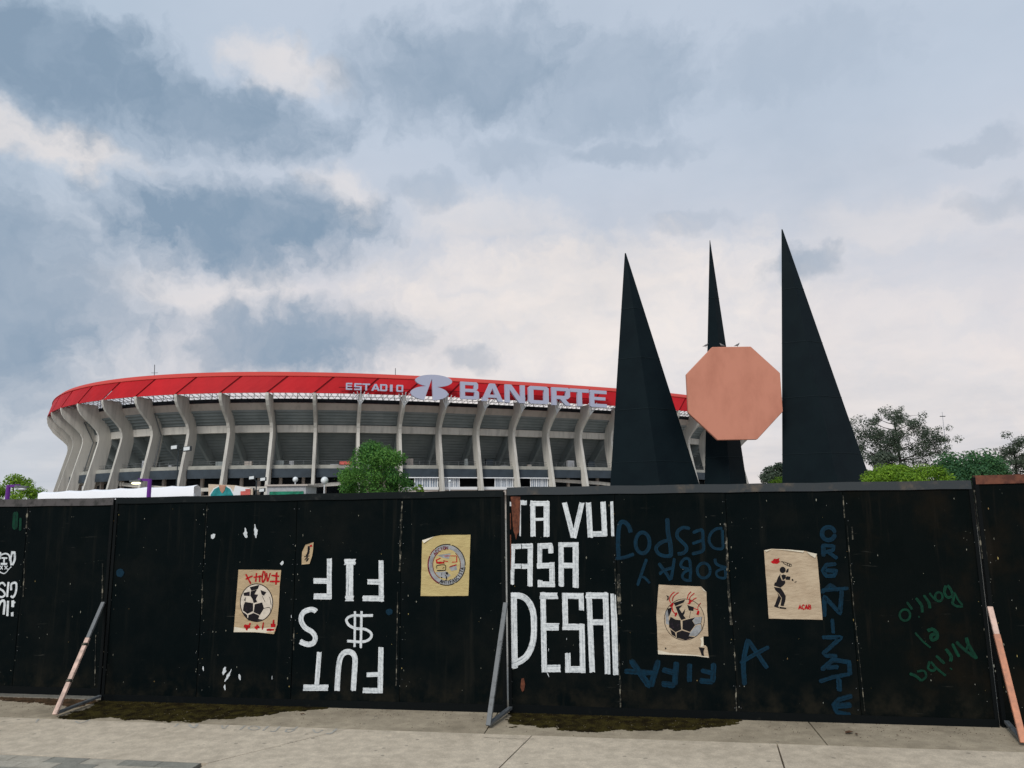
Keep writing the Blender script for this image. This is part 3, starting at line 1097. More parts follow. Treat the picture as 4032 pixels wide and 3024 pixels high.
# ------------------------------------------------------------------ posters
def poster(label, outline, Zf, sc, paper, curl, cat='poster', name='poster'):
    pts = [wall_uv(*Zf(p)) for p in outline]
    cu = sum(p[0] for p in pts)/len(pts)
    cz = sum(p[1] for p in pts)/len(pts)
    root = empty(name, wp(cu, .008, cz), label, cat, 'pasted posters')
    b = MB()
    LAYER[0] = 0
    # triangulated sheet with slightly raised rim
    n_ = len(pts)
    P = []
    for i in range(n_):
        a, c = pts[i], pts[(i+1) % n_]
        L = math.hypot(c[0]-a[0], c[1]-a[1])
        k = max(1, int(L/.06))
        for s in range(k):
            u, z = a[0]+(c[0]-a[0])*s/k, a[1]+(c[1]-a[1])*s/k
            P.append((u+sk.uniform(-.0015, .0015), z+sk.uniform(-.0015, .0015)))
    rim = [wp(u, .0085+max(0, curl(u-cu, z-cz)), z) for u, z in P]
    inner = [wp(cu+(u-cu)*.9, .0080, cz+(z-cz)*.9) for u, z in P]
    m_ = len(P)
    b.add(rim+inner, [(i, (i+1) % m_, m_+(i+1) % m_, m_+i) for i in range(m_)]+[tuple(range(m_, 2*m_))])
    orient(b, NX)
    b.build('paper', paper, root)
    return root


def inkpoly(root, name, polys, Zf, m, nn):
    b = MB()
    for p in polys:
        poly_on(b, p, Zf, nn)
    orient(b, NX)
    return b.build(name, m, root)


# football poster with red scrawl
s1 = 4.484
z1 = zoom(880, 2180, s1)
P1 = poster('tan football poster with red scrawl above and below the ball', [(270, 280), (1022, 290), (1000, 560), (985, 900), (955, 1250), (905, 1415), (560, 1385), (185, 1385), (225, 900)], z1, s1, M['paper_tan'], lambda u, v: .012 if v < -.3 else .001*sin(u*40))
inkpoly(P1, 'ball_ground', [ell(590, 865, 282, 328)[:-1]], z1, M['ink_white'], .0092)
inkpoly(P1, 'ball_patch', [[(470, 590), (640, 550), (615, 622), (500, 655)], [(358, 690), (470, 668), (472, 748), (368, 742)], [(490, 662), (600, 630), (555, 715), (620, 722), (580, 800), (602, 852), (540, 872), (520, 800), (480, 742)],
                           [(660, 640), (765, 680), (722, 742), (680, 720)], [(388, 850), (530, 872), (530, 1012), (430, 1062), (350, 1000), (366, 900)], [(558, 892), (690, 858), (722, 962), (650, 1082), (540, 1032)],
                           [(448, 1082), (540, 1045), (642, 1092), (622, 1150), (705, 1165), (560, 1200), (436, 1172)], [(358, 1030), (424, 1080), (430, 1162), (368, 1092)], [(400, 760), (370, 820), (395, 840)]], z1, M['ink_black'], .0098)
paint(P1, 'ball_outline', [(ell(590, 865, 286, 332, 40), 14)], z1, M['ink_black'], s1, .0096, .2)
tag(paint(P1, 'ball_seam', [([(700, 970), (820, 950), (840, 1040)], 9), ([(690, 740), (740, 850)], 8), ([(820, 760), (850, 900)], 8)], z1, M['ink_black'], s1, .0098, .2), kind='stuff')
paint(P1, 'red_scrawl', [([(400, 360), (490, 530)], 26), ([(400, 450), (520, 390)], 24), ([(590, 340), (575, 500)], 26), ([(540, 415), (700, 395)], 22), ([(650, 380), (645, 500)], 24), ([(712, 300), (690, 420), (702, 500), (745, 430), (732, 310)], 26),
                         ([(770, 340), (782, 490)], 24), ([(832, 340), (790, 490)], 24), ([(850, 380), (992, 402)], 26), ([(825, 490), (1000, 490)], 28), ([(946, 330), (934, 545)], 34)], z1, M['ink_red'], s1, .0098, .15)
tag(paint(P1, 'red_scrawl', [([(370, 1278), (480, 1280)], 40), ([(482, 1220), (412, 1350)], 26), ([(385, 1250), (420, 1340)], 24), ([(560, 1302), (642, 1290)], 40), ([(602, 1248), (596, 1340)], 24), ([(716, 1210), (694, 1335)], 24), ([(895, 1168), (886, 1290)], 26), ([(848, 1262), (932, 1268)], 46), ([(772, 1342), (930, 1342)], 34)], z1, M['ink_red'], s1, .0115, .2), kind='stuff')
b = MB()
poly_on(b, [(200, 1290), (400, 1325), (940, 1300), (905, 1412), (560, 1382), (188, 1383)], z1, .0108)
orient(b, NX)
b.build('folded_edge', M['paper_light'], P1)

# round emblem poster
s2 = 5.53
z2 = zoom(1620, 2070, s2)
P2 = poster('yellow poster with grey round emblem lettered ACCION ANTIFASCISTA', [(237, 318), (500, 232), (640, 207), (1290, 195), (1268, 860), (1245, 1525), (205, 1530), (225, 900)], z2, s2, M['paper_yellow'], lambda u, v: .0015*sin(u*30+v*20))
CX, CY = 770, 850
paint(P2, 'emblem_band', [(ell(CX, CY, 352, 388, 48, -175, 185), 84)], z2, M['ink_grey'], s2, .0092, .06)
tag(paint(P2, 'emblem_outline', [(ell(CX, CY, 405, 444, 14, -128, -78), 18), (ell(CX, CY, 405, 444, 24, -74, 2), 18), (ell(CX, CY, 405, 444, 20, 6, 62), 18), (ell(CX, CY, 405, 444, 14, 65, 112), 18)], z2, M['ink_black'], s2, .0096, .12), kind='stuff')
tag(paint(P2, 'emblem_outline', [(ell(CX, CY, 402, 440, 24, 114, 206), 26), (ell(CX, CY, 405, 444, 10, 209, 230), 16)], z2, M['ink_maroon'], s2, .0096, .2), kind='stuff')
tag(paint(P2, 'emblem_inner_line', [(ell(CX, CY, 300, 330, 24, 120, 230), 12), (ell(CX, CY, 300, 330, 18, -50, 20), 12)], z2, M['ink_maroon'], s2, .0096, .2), kind='stuff')
tag(inkpoly(P2, 'emblem_wash', [[(560, 640), (860, 600), (820, 720), (700, 700)], [(520, 1010), (760, 990), (860, 1080), (760, 1150), (600, 1110)], [(820, 900), (980, 860), (1000, 960), (870, 980)]], z2, M['ink_grey'], .0091), kind='stuff')
tag(paint(P2, 'flag_red', [([(560, 805), (720, 800)], 36), ([(545, 735), (562, 815)], 28), ([(560, 740), (640, 705)], 22), ([(720, 658), (985, 655)], 14), ([(990, 660), (992, 790)], 24), ([(890, 790), (990, 788)], 16), ([(700, 760), (800, 780)], 20), ([(830, 900), (990, 850)], 14), ([(840, 885), (980, 840)], 8)], z2, M['ink_red'], s2, .0100, .25), kind='stuff')
tag(paint(P2, 'flag_black', [([(555, 900), (570, 865), (735, 852), (748, 960)], 14), ([(562, 975), (748, 968)], 22), ([(555, 905), (558, 930)], 12), ([(680, 930), (720, 900)], 10), ([(775, 1010), (775, 1060)], 44), ([(655, 1115), (670, 1140)], 30), ([(745, 1075), (760, 1090)], 20), ([(765, 1100), (770, 1170)], 22), ([(660, 1030), (665, 1080)], 10)], z2, M['ink_black'], s2, .0100, .25), kind='stuff')
GL = {'A': [[(0, 0), (.5, 1), (1, 0)], [(.22, .38), (.78, .38)]], 'C': [[(1, .85), (.55, 1), (.08, .72), (.08, .28), (.55, 0), (1, .15)]], 'I': [[(.5, 0), (.5, 1)]], 'O': [[(.5, 0), (.06, .3), (.06, .7), (.5, 1), (.94, .7), (.94, .3), (.5, 0)]],
      'N': [[(.05, 0), (.05, 1), (.95, 0), (.95, 1)]], 'T': [[(.5, 0), (.5, 1)], [(0, 1), (1, 1)]], 'F': [[(.1, 0), (.1, 1), (.95, 1)], [(.1, .52), (.8, .52)]], 'S': [[(.95, .85), (.5, 1), (.08, .76), (.5, .5), (.92, .26), (.5, 0), (.05, .15)]],
      'B': [[(.1, 0), (.1, 1), (.8, .9), (.8, .6), (.1, .52)], [(.1, .52), (.95, .42), (.9, .06), (.1, 0)]], 'E': [[(.95, 1), (.1, 1), (.1, 0), (.95, 0)], [(.1, .5), (.8, .5)]], 'R': [[(.1, 0), (.1, 1), (.85, .9), (.85, .6), (.1, .5), (.95, 0)]], 'D': [[(.1, 0), (.1, 1), (.7, .9), (.95, .5), (.7, .1), (.1, 0)]]}


def arc_text(txt, a0, a1, rad, h, w, inward, m):
    for i, ch in enumerate(txt):
        a = radians(a0+(a1-a0)*(i+.5)/len(txt))
        cx, cy = CX+rad*cos(a), CY+rad*1.09*sin(a)
        rx, ry = (cos(a), sin(a))           # outward in image axes
        if inward:
            up = (-rx, -ry)
        else:
            up = (rx, ry)
        rt = (-up[1], up[0])
        st = [([(cx+rt[0]*(x-.5)*w+up[0]*(y-.5)*h, cy+rt[1]*(x-.5)*w+up[1]*(y-.5)*h) for x, y in s], 15) for s in GL[ch]]
        paint(P2, 'emblem_letter', st, z2, m, s2, .0100, .1, smooth=False)


arc_text('ACCION', 216, 276, 338, 78, 46, False, M['ink_maroon'])
arc_text('ANTIFASCISTA', 114, 8, 345, 78, 44, True, M['ink_black'])
b = MB()
P = [wall_uv(*z2(p)) for p in [(237, 318), (500, 232), (282, 378)]]
b.add([wp(P[0][0], .010, P[0][1]), wp(P[1][0], .010, P[1][1]), wp(P[2][0], .024, P[2][1])], [(0, 1, 2)])
orient(b, NX)
b.build('curled_corner', M['paper_light'], P2)

# torn football poster with red crabs
s3 = 4.74
z3 = zoom(2550, 2270, s3)
P3 = poster('torn tan football poster with red splats on the ball', [(205, 150), (995, 185), (1098, 285), (1108, 650), (1132, 1115), (1040, 1112), (1048, 1305), (1112, 1318), (1142, 1515), (900, 1480), (560, 1465), (195, 1450), (165, 700)], z3, s3, M['paper_pale'], lambda u, v: .013 if v < -.36 else (.008 if u > .25 else .002*sin(v*25)))
inkpoly(P3, 'ball_ground', [ell(685, 800, 366, 376)[:-1]], z3, M['paper_pale'], .0092)
tag(inkpoly(P3, 'ball_shade', [[(840, 820), (872, 758), (1012, 750), (990, 872), (890, 902)], [(800, 1032), (900, 912), (990, 892), (1002, 1002), (920, 1110), (770, 1106)], [(330, 640), (380, 620), (390, 760), (400, 900), (340, 880)]], z3, M['ink_grey'], .0096), kind='stuff')
inkpoly(P3, 'ball_patch', [[(480, 490), (692, 428), (670, 482), (520, 552)], [(368, 602), (452, 570), (440, 650), (392, 752)], [(520, 562), (652, 530), (590, 602), (642, 682), (700, 602), (690, 682), (668, 722), (712, 782), (630, 812), (588, 742)],
                           [(738, 530), (862, 570), (852, 642), (768, 632)], [(398, 830), (430, 750), (520, 802), (612, 812), (626, 990), (520, 1036), (398, 942)], [(650, 822), (850, 772), (886, 760), (832, 822), (886, 902), (790, 1032), (650, 982)],
                           [(540, 1042), (640, 1002), (792, 1046), (768, 1112), (882, 1130), (700, 1180), (540, 1142)], [(418, 980), (510, 1040), (532, 1132), (450, 1082)]], z3, M['ink_black'], .0099)
tag(inkpoly(P3, 'torn_hole', [[(948, 1316), (1062, 1330), (1040, 1400), (1052, 1482), (1008, 1476), (985, 1400)], [(348, 345), (392, 365), (390, 425), (352, 450), (372, 395)], [(322, 1315), (355, 1342), (325, 1360)]], z3, M['ink_black'], .0112), kind='stuff')
paint(P3, 'ball_outline', [(ell(685, 800, 373, 384, 48), 10)], z3, M['ink_black'], s3, .0096, .2)
tag(paint(P3, 'ball_seam', [([(890, 895), (990, 878), (1020, 1000)], 8), ([(1012, 750), (992, 878)], 7), ([(800, 640), (780, 770)], 8), ([(690, 440), (660, 490)], 8)], z3, M['ink_black'], s3, .0099, .2), kind='stuff')
RED = []
for (x, y, r) in ((455, 530, 88), (780, 475, 92), (530, 708, 84), (950, 675, 88)):
    RED.append(([(x-r*.22, y-r*.1), (x+r*.22, y+r*.1)], r))
RED += [([(430, 490), (402, 420), (440, 340), (500, 285)], 16), ([(460, 460), (482, 370), (575, 295)], 16), ([(740, 420), (760, 340), (810, 280)], 17), ([(780, 420), (800, 370), (872, 310)], 17), ([(820, 470), (850, 430), (912, 395)], 16), ([(940, 630), (940, 560), (990, 490)], 13), ([(860, 590), (940, 620)], 14), ([(455, 560), (470, 640), (520, 700)], 22)]
tag(paint(P3, 'red_splat', RED, z3, M['ink_red'], s3, .0102, .18), kind='stuff')
b = MB()
poly_on(b, [(190, 1370), (420, 1425), (900, 1462), (1130, 1490), (1140, 1512), (900, 1478), (560, 1462), (197, 1447)], z3, .0110)
poly_on(b, [(978, 1150), (1036, 1120), (1044, 1300), (985, 1312), (1005, 1210)], z3, .0112)
poly_on(b, [(995, 187), (1096, 288), (1040, 262)], z3, .0175)
orient(b, NX)
b.build('folded_edge', M['paper_light'], P3)

# stencilled thrower poster
s4 = 4.88
z4 = zoom(2970, 2130, s4)
P4 = poster('pale poster with black stencilled thrower and small red lettering', [(185, 180), (330, 150), (650, 162), (950, 188), (1195, 245), (1215, 410), (1260, 950), (1310, 1510), (800, 1500), (275, 1490), (225, 760)], z4, s4, M['paper_pale'], lambda u, v: .016 if v > .3 else .002*sin(v*25+u*9))
inkpoly(P4, 'stencil_flame', [[(310, 400), (350, 375), (378, 340), (430, 345), (482, 325), (470, 365), (492, 398), (440, 440), (350, 432)]], z4, M['ink_red'], .0098)
tag(paint(P4, 'stencil_bottle', [([(508, 395), (560, 402), (620, 420), (708, 450)], 12), ([(540, 390), (575, 440), (690, 492)], 12), ([(640, 425), (625, 465)], 14), ([(680, 440), (665, 480)], 16), ([(712, 450), (698, 495)], 12)], z4, M['ink_black'], s4, .0098, .2), kind='stuff')
inkpoly(P4, 'stencil_figure', [ell(542, 555, 58, 62, 14)[:-1], [(600, 590), (630, 535), (658, 530), (652, 592), (620, 612)], [(500, 628), (498, 690), (530, 762), (590, 758), (592, 810), (560, 850), (502, 896), (375, 856), (388, 800), (418, 790), (450, 700)],
                               [(512, 660), (560, 640), (608, 660), (592, 722), (545, 756)], [(598, 700), (632, 675), (692, 690), (680, 750), (600, 742)], [(712, 745), (735, 720), (752, 765), (725, 768)],
                               [(375, 880), (510, 906), (560, 980), (602, 1060), (592, 1150), (560, 1252), (500, 1242), (526, 1092), (470, 1010), (400, 942)], [(438, 990), (515, 1095), (490, 1170), (450, 1262), (388, 1240), (430, 1120), (458, 1050)],
                               [(380, 1228), (470, 1262), (470, 1290), (380, 1262)], [(480, 1260), (612, 1282), (606, 1306), (480, 1296)]], z4, M['ink_black'], .0098)
paint(P4, 'stencil_hand', [([(768, 790), (800, 785), (795, 765)], 10)], z4, M['ink_black'], s4, .0098)
for i, ch in enumerate('ACAB'):
    st = [([(850+62*i+x*48, 1310-y*86) for x, y in s], 24) for s in GL[ch]]
    paint(P4, 'red_letter', st, z4, M['ink_red'], s4, .0098, .25, smooth=False)
b = MB()
for tri in ([(185, 180), (330, 152), (230, 205)], [(330, 152), (650, 163), (950, 190), (930, 220), (640, 180)], [(1000, 205), (1195, 245), (1160, 325), (1065, 270)]):
    poly_on(b, tri, z4, .0205)
orient(b, NX)
b.build('folded_edge', M['paper_light'], P4)

# torn scrap
P5 = poster('small torn scrap of tan paper with dark scribble and red dot', [(745, 360), (803, 340), (800, 400), (794, 440), (775, 498), (717, 503), (720, 410)], z7, 1.8435, M['paper_tan'], lambda u, v: .002, 'paper scrap', 'paper_scrap')
tag(paint(P5, 'scribble', [([(770, 370), (765, 420), (750, 440)], 14), ([(740, 470), (760, 445), (752, 480), (770, 455)], 6), ([(735, 445), (775, 440)], 5)], z7, M['ink_black'], 1.8435, .0098, .3), kind='stuff')
paint(P5, 'red_dot', [([(784, 362), (788, 376)], 16)], z7, M['ink_red'], 1.8435, .0098, .2)

# ------------------------------------------------------------------ moss, earth, litter at the foot
mr = random.Random(3)


def moss(name, outline, m, label, kind='moss'):
    P = [ground_uw(*p) for p in outline]
    b = MB()
    us = [p[0] for p in P]
    ws = [p[1] for p in P]
    u0, u1, w0, w1 = min(us), max(us), min(ws), max(ws)

    def inside(x, y):
        c = False
        for i in range(len(P)):
            a, d = P[i], P[i-1]
            if (a[1] > y) != (d[1] > y) and x < (d[0]-a[0])*(y-a[1])/(d[1]-a[1])+a[0]:
                c = not c
        return c
    from mathutils import noise as mnoise

    def edge(x, y):
        best = 9
        for i in range(len(P)):
            a, d = P[i-1], P[i]
            ex, ey = d[0]-a[0], d[1]-a[1]
            L2 = ex*ex+ey*ey or 1e-9
            k = max(0, min(1, ((x-a[0])*ex+(y-a[1])*ey)/L2))
            best = min(best, math.hypot(x-a[0]-ex*k, y-a[1]-ey*k))
        return best
    st = .017
    nu, nw = int((u1-u0)/st)+9, int((w1-w0)/st)+9
    for i in range(-8, nu):
        for j in range(-8, nw):
            x, y = u0+i*st+mr.uniform(-.009, .009), w0+j*st+mr.uniform(-.009, .009)
            sd_ = edge(x, y)*(1 if inside(x, y) else -1)
            nv = mnoise.fractal(Vector((x*4.2, y*7.5, 3.1)), 1.0, 2.0, 4)*.085+mnoise.noise(Vector((x*30, y*30, 1)))*.02
            if sd_+nv < .035 or y < -.02:
                continue
            if sd_+nv < .03 and mr.random() < .45:
                continue
            r = mr.uniform(.013, .024)
            h_ = mr.uniform(.001, .008)
            a0 = mr.uniform(0, 6)
            q = [wp(x+r*mr.uniform(.7, 1.2)*cos(a0+k*1.2566), y+r*mr.uniform(.7, 1.2)*sin(a0+k*1.2566), GZ-.0072+mr.uniform(0, .001)) for k in range(5)]+[wp(x, y, GZ-.006+h_)]
            b.add(q, [(k, (k+1) % 5, 5) for k in range(5)])
    o = b.build(name, m, None)
    return tag(o, label, kind, kind='stuff')


moss('moss', [(205, 2828), (260, 2806), (330, 2790), (380, 2752), (420, 2745), (900, 2755), (1330, 2775), (1280, 2795), (1150, 2803), (1000, 2818), (900, 2830), (740, 2842), (560, 2838), (430, 2826), (330, 2834)], M['moss'], 'dark green moss along the foot of the FUT hoarding', 'moss')
moss('moss', [(1990, 2790), (2400, 2800), (2950, 2830), (2900, 2856), (2760, 2866), (2640, 2880), (2500, 2872), (2360, 2886), (2260, 2880), (2180, 2868), (2060, 2862), (1995, 2868)], M['moss'], 'olive moss along the foot of the DESAI hoarding', 'moss')
moss('earth', [(-400, 2722), (0, 2730), (400, 2750), (380, 2768), (300, 2785), (120, 2768), (0, 2758), (-300, 2752)], M['earth'], 'brown earth spilling from under the skull graffiti hoarding', 'earth')
# faded lettering on the walkway edge
zP = zoom(0, 2780, 1.58)
for st in ([([(2095, 142), (2058, 172), (2030, 171)], 12)], [([(1948, 148), (1968, 168), (2010, 150)], 9)], [([(1850, 130), (1812, 160), (1778, 160), (1790, 146), (1830, 146)], 9)], [([(1740, 128), (1712, 158), (1680, 158)], 9)],
           [([(1668, 126), (1636, 155)], 9)], [(ell(1580, 138, 34, 12, 16), 8)], [([(1525, 122), (1494, 148)], 9)], [([(1420, 120), (1390, 142), (1380, 122)], 7)], [([(1228, 112), (1206, 138), (1175, 115)], 12)], [([(1110, 110), (1085, 132)], 8)],
           [([(560, 85), (500, 108), (470, 96)], 8)], [([(240, 82), (222, 104)], 8)]):
    b = MB()
    for P, w in st:
        Q = [ground_uw(*zP(p)) for p in P]
        ribbon(b, Q, w/1.58*.0027*1.3, lambda u, v: wp(u, v, GZ+.0032), .25, True)
    orient(b, Vector((0, 0, 1)))
    b.build('faded_letter', M['faint_paint'], pav)


b = MB()
for i in range(900):
    u, w = mr.uniform(-7, 5.5), abs(mr.gauss(0, .32))
    r = mr.uniform(.002, .007)
    if w > 1.6: continue
    c0 = wp(u, w+.02, GZ-.008 if w < .78 else GZ)
    b.add([c0+Vector((r*cos(q*1.5708), r*sin(q*1.5708), 0)) for q in range(4)]+[c0+Vector((0, 0, r*.9))], [(q, (q+1) % 4, 4) for q in range(4)])
tag(b.build('grit', M['earth']), 'loose grit scattered along the foot of the hoarding', 'grit', kind='stuff')
for pts in ([(1900, 2905), (2010, 2909), (2120, 2912)],):
    b = MB()
    Q = [ground_uw(*p) for p in pts]
    Q2 = []
    for p, q in zip(Q[:-1], Q[1:]):
        for k in range(6):
            Q2.append((p[0]+(q[0]-p[0])*k/6+mr.gauss(0, .008), p[1]+(q[1]-p[1])*k/6+mr.gauss(0, .008)))
    ribbon(b, Q2, .004, lambda u, v: wp(u, v, GZ+.003), .5, False, .02)
    orient(b, Vector((0, 0, 1)))
    b.build('crack', M['joint'], pav)


def dry_leaf(x, y, s, label, rot):
    p = at_z(x, y, GZ)
    b = MB()
    c, s_ = cos(rot), sin(rot)
    out = []
    for i, (a, w) in enumerate(((-1, 0), (-.6, .32), (-.1, .5), (.4, .36), (1, 0), (.4, -.3), (-.1, -.46), (-.6, -.3))):
        out.append(p+Vector(((a*c-w*s_)*s, (a*s_+w*c)*s, .006+.35*s*abs(w)+.1*s*(i % 2))))
    mid = p+Vector((0, 0, .004))
    b.add(out+[mid], [(i, (i+1) % 8, 8) for i in range(8)])
    tag(b.build('dry_leaf', M['leaf_dry']), label, 'leaf', 'litter on the walkway strip')


dry_leaf(3345, 2887, .055, 'curled brown dry leaf lying below the ORGANIZATE lettering', .4)
dry_leaf(3372, 2893, .028, 'small brown leaf fragment touching the curled dry leaf', 1.4)
dry_leaf(3533, 2897, .014, 'tiny brown scrap below the green Barrio lettering', 2.)
dry_leaf(3760, 2884, .012, 'tiny brown scrap near the salmon orange strut', 1.)
dry_leaf(1190, 2814, .03, 'thin brown leaf at the end of the dark green moss', .2)

# ------------------------------------------------------------------ stadium
SC = (-33.7, 254.31)
SA, SB, STH, SNE = 100.47, 90.37, .437, 2.838


def _curve():
    N = 2880
    pts = []
    for i in range(N+1):
        t = 2*pi*i/N
        c, s = cos(t), sin(t)
        x = SA*math.copysign(abs(c)**(2/SNE), c)
        y = SB*math.copysign(abs(s)**(2/SNE), s)
        pts.append((SC[0]+x*cos(STH)-y*sin(STH), SC[1]+x*sin(STH)+y*cos(STH)))
    S = [0]
    for a, b in zip(pts[:-1], pts[1:]):
        S.append(S[-1]+math.hypot(a[0]-b[0], a[1]-b[1]))
    return pts, S


_cp, _cs = _curve()
SLEN = _cs[-1]
import bisect


def cpt(s, r=0.0):
    """point on the stadium curve at arc length s, pushed r metres outwards; also returns tangent and normal"""
    def raw(q):
        q %= SLEN
        i = min(len(_cs)-2, bisect.bisect_right(_cs, q)-1)
        k = (q-_cs[i])/(_cs[i+1]-_cs[i])
        return Vector((_cp[i][0]+(_cp[i+1][0]-_cp[i][0])*k, _cp[i][1]+(_cp[i+1][1]-_cp[i][1])*k, 0))
    a, b = raw(s-1.5), raw(s+1.5)
    t = (b-a).normalized()
    nrm = Vector((t.y, -t.x, 0))
    return raw(s)+nrm*r, t, nrm


DT = SLEN/72
T0 = 358.75
stadium = empty('stadium', (SC[0], SC[1], 0), 'concrete oval football stadium with red roof rim and ESTADIO BANORTE sign', 'stadium')


def ringmesh(prof, s0, s1, n, closed=False, name=None, m=None, parent=None, smooth=False):
    """sweep an open (r, z) profile along the stadium curve"""
    b = MB()
    rows = []
    for i in range(n+(0 if closed else 1)):
        s = s0+(s1-s0)*i/n
        p, t, nn = cpt(s)
        rows.append([p+nn*r+Vector((0, 0, z)) for r, z in prof])
    k = len(prof)
    vs = [v for r in rows for v in r]
    fs = []
    R = len(rows)
    for i in range(n):
        j = (i+1) % R
        for q in range(k-1):
            fs.append((i*k+q, j*k+q, j*k+q+1, i*k+q+1))
    b.add(vs, fs)
    return b.build(name, m, parent or stadium, smooth=smooth)


# swept rings (whole oval)
NS = 216
ringmesh([(.5, 24.75), (.7, 24.65), (-.1, 23.3), (-1.0, 23.3), (-1.4, 24.75), (.5, 24.75)], 0, SLEN, NS, True, 'concrete_ring', M['concrete_ring'])
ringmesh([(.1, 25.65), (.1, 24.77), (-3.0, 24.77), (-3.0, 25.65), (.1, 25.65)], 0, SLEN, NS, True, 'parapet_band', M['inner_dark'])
ringmesh([(-2.6, 20.4), (-2.35, 20.3), (-2.55, 18.8), (-3.6, 18.8), (-3.6, 20.4), (-2.6, 20.4)], 0, SLEN, NS, True, 'ring_beam', M['concrete'])
# stepped underside of the upper stand
prof = [(-.2, 23.4)]
nst = 20
for i in range(nst):
    r0 = -.2-12.4*(i/nst)
    z0 = 23.4-11.6*(i/nst)
    r1 = -.2-12.4*((i+1)/nst)
    z1 = 23.4-11.6*((i+1)/nst)
    prof += [(r0-.03, z1+.10), (r0-.22, z1+.10), (r0-.22, z1), (r1, z1)]
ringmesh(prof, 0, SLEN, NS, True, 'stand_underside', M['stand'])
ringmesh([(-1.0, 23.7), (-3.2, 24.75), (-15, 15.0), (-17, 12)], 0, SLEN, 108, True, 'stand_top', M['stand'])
ringmesh([(.1, 11.75), (.25, 11.0), (-12.7, 11.0)], 0, SLEN, NS, True, 'concourse_slab', M['slab_edge'])
ringmesh([(.1, 11.75), (-.7, 11.75), (-.7, 11.1), (-12.7, 11.1)], 0, SLEN, NS, True, 'concourse_kerb', M['slab_edge'])
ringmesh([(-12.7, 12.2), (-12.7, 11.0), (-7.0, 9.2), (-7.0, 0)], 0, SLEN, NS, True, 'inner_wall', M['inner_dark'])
ringmesh([(-7.0, 5.6), (2.2, 5.6), (2.2, 5.2)], 0, SLEN, NS, True, 'lower_slab', M['concrete_ring'])
# roof rim
ringmesh([(4.3, 29.75), (4.2, 29.95), (3.3, 30.75), (1.0, 30.8), (-2.0, 30.4), (-2.0, 29.8), (3.6, 29.5), (4.3, 29.75)], 0, SLEN, NS, True, 'roof_cap', M['roof_cap'])
IDX = list(range(-4, 25))
RB, RT = (5.1, 26.1), (4.1, 29.85)
SH = .43
GAPI = 3


def rimpt(s, k, push=0.0):
    r, z = RB[0]+(RT[0]-RB[0])*k+push, RB[1]+(RT[1]-RB[1])*k
    p, t, nn = cpt(s+SH*DT*k)
    return p+nn*r+Vector((0, 0, z)), t, nn


def strip(sa, sb, push, thick):
    b = MB()
    nu, nv = 4, 2
    F, B = [], []
    for j in range(nv+1):
        for i in range(nu+1):
            s = sa+(sb-sa)*i/nu
            p, t, nn = rimpt(s, j/nv, push)
            F.append(p)
            B.append(p-nn*thick)
    nF = len(F)
    fs = []
    for j in range(nv):
        for i in range(nu):
            a = j*(nu+1)+i
            fs.append((a, a+1, a+nu+2, a+nu+1))
            fs.append((nF+a, nF+a+nu+1, nF+a+nu+2, nF+a+1))
    for i in range(nu):
        fs.append((i+1, i, nF+i, nF+i+1))
        a = nv*(nu+1)+i
        fs.append((a, a+1, nF+a+1, nF+a))
    for j in range(nv):
        a = j*(nu+1)
        fs.append((a, a+nu+1, nF+a+nu+1, nF+a))
        a += nu
        fs.append((a+nu+1, a, nF+a, nF+a+nu+1))
    b.add(F+B, fs)
    return b


for i in IDX:
    s = T0+DT*i
    strip(s+.26, s+DT-.26, 0, .22).build('roof_panel', M['roof_red'], stadium)
    if i != GAPI:
        strip(s-.27, s+.27, -.16, .05).build('roof_rib', M['roof_red_rib'], stadium)
    else:
        strip(s-.14, s+.02, -.3, .05).build('roof_rib', M['white_steel'], stadium)
# the rim on the far side, out of sight of the street, in long plain lengths
ringmesh([(RB[0], RB[1]), (RT[0], RT[1])], T0+DT*25, T0+DT*(72-4), 110, False, 'roof_panel', M['roof_red'])
# steel lattice between ring and rim
tr_w, tr_d = MB(), MB()
lr = random.Random(9)
for i in range(-4, 25):
    for q in range(7):
        s = T0+DT*(i+q/7)
        s2_ = T0+DT*(i+(q+1)/7)
        a, _, na = cpt(s)
        c, _, nc = cpt(s2_)
        lo1, lo2 = a+na*.2+Vector((0, 0, 25.6)), c+nc*.2+Vector((0, 0, 25.6))
        hi1, hi2 = a+na*4.3+Vector((0, 0, 26.9)), c+nc*4.3+Vector((0, 0, 26.9))
        T = tr_w if lr.random() < .6 else tr_d
        T.beam(lo1, hi2, .07, .07)
        T = tr_w if lr.random() < .5 else tr_d
        T.beam(hi1, lo2, .07, .07)
        if q % 2 == 0:
            tr_d.beam(lo1, lo1+Vector((0, 0, 3.4)), .10, .10)
        tr_d.beam(lo1+Vector((0, 0, .55)), lo2+Vector((0, 0, .55)), .09, .09)
tag(tr_w.build('roof_truss', M['white_steel'], stadium), kind='stuff')
tag(tr_d.build('roof_truss', M['steel'], stadium), kind='stuff')
# fins (pillars) with their rakers: shared meshes, one object per pillar
outer = [(4.3, 0), (2.2, 9), (.75, 15.2), (.22, 17.4), (.05, 18.6), (.18, 19.5), (.7, 20.5), (1.8, 21.6), (3.1, 22.7), (4.15, 23.7), (4.8, 24.7), (5.1, 25.6), (5.1, 26.15)]
inner = [(.9, 26.15), (.6, 24.9), (-.6, 23.6), (-1.9, 21.4), (-2.6, 19.3), (-2.7, 17.6), (-2.1, 14.5), (-1.5, 11.8), (-.9, 11.0), (.1, 9.0), (1.9, 0)]


def fin_mesh():
    b = MB()
    w_ = .31
    for sgn in (1,):
        poly = [Vector((0, -r, z)) for r, z in outer+inner]      # local: +X tangent, -Y outwards
        b.prism([p+Vector((-w_, 0, 0)) for p in poly], (2*w_, 0, 0))
    return b.mesh('pillar', M['concrete'])


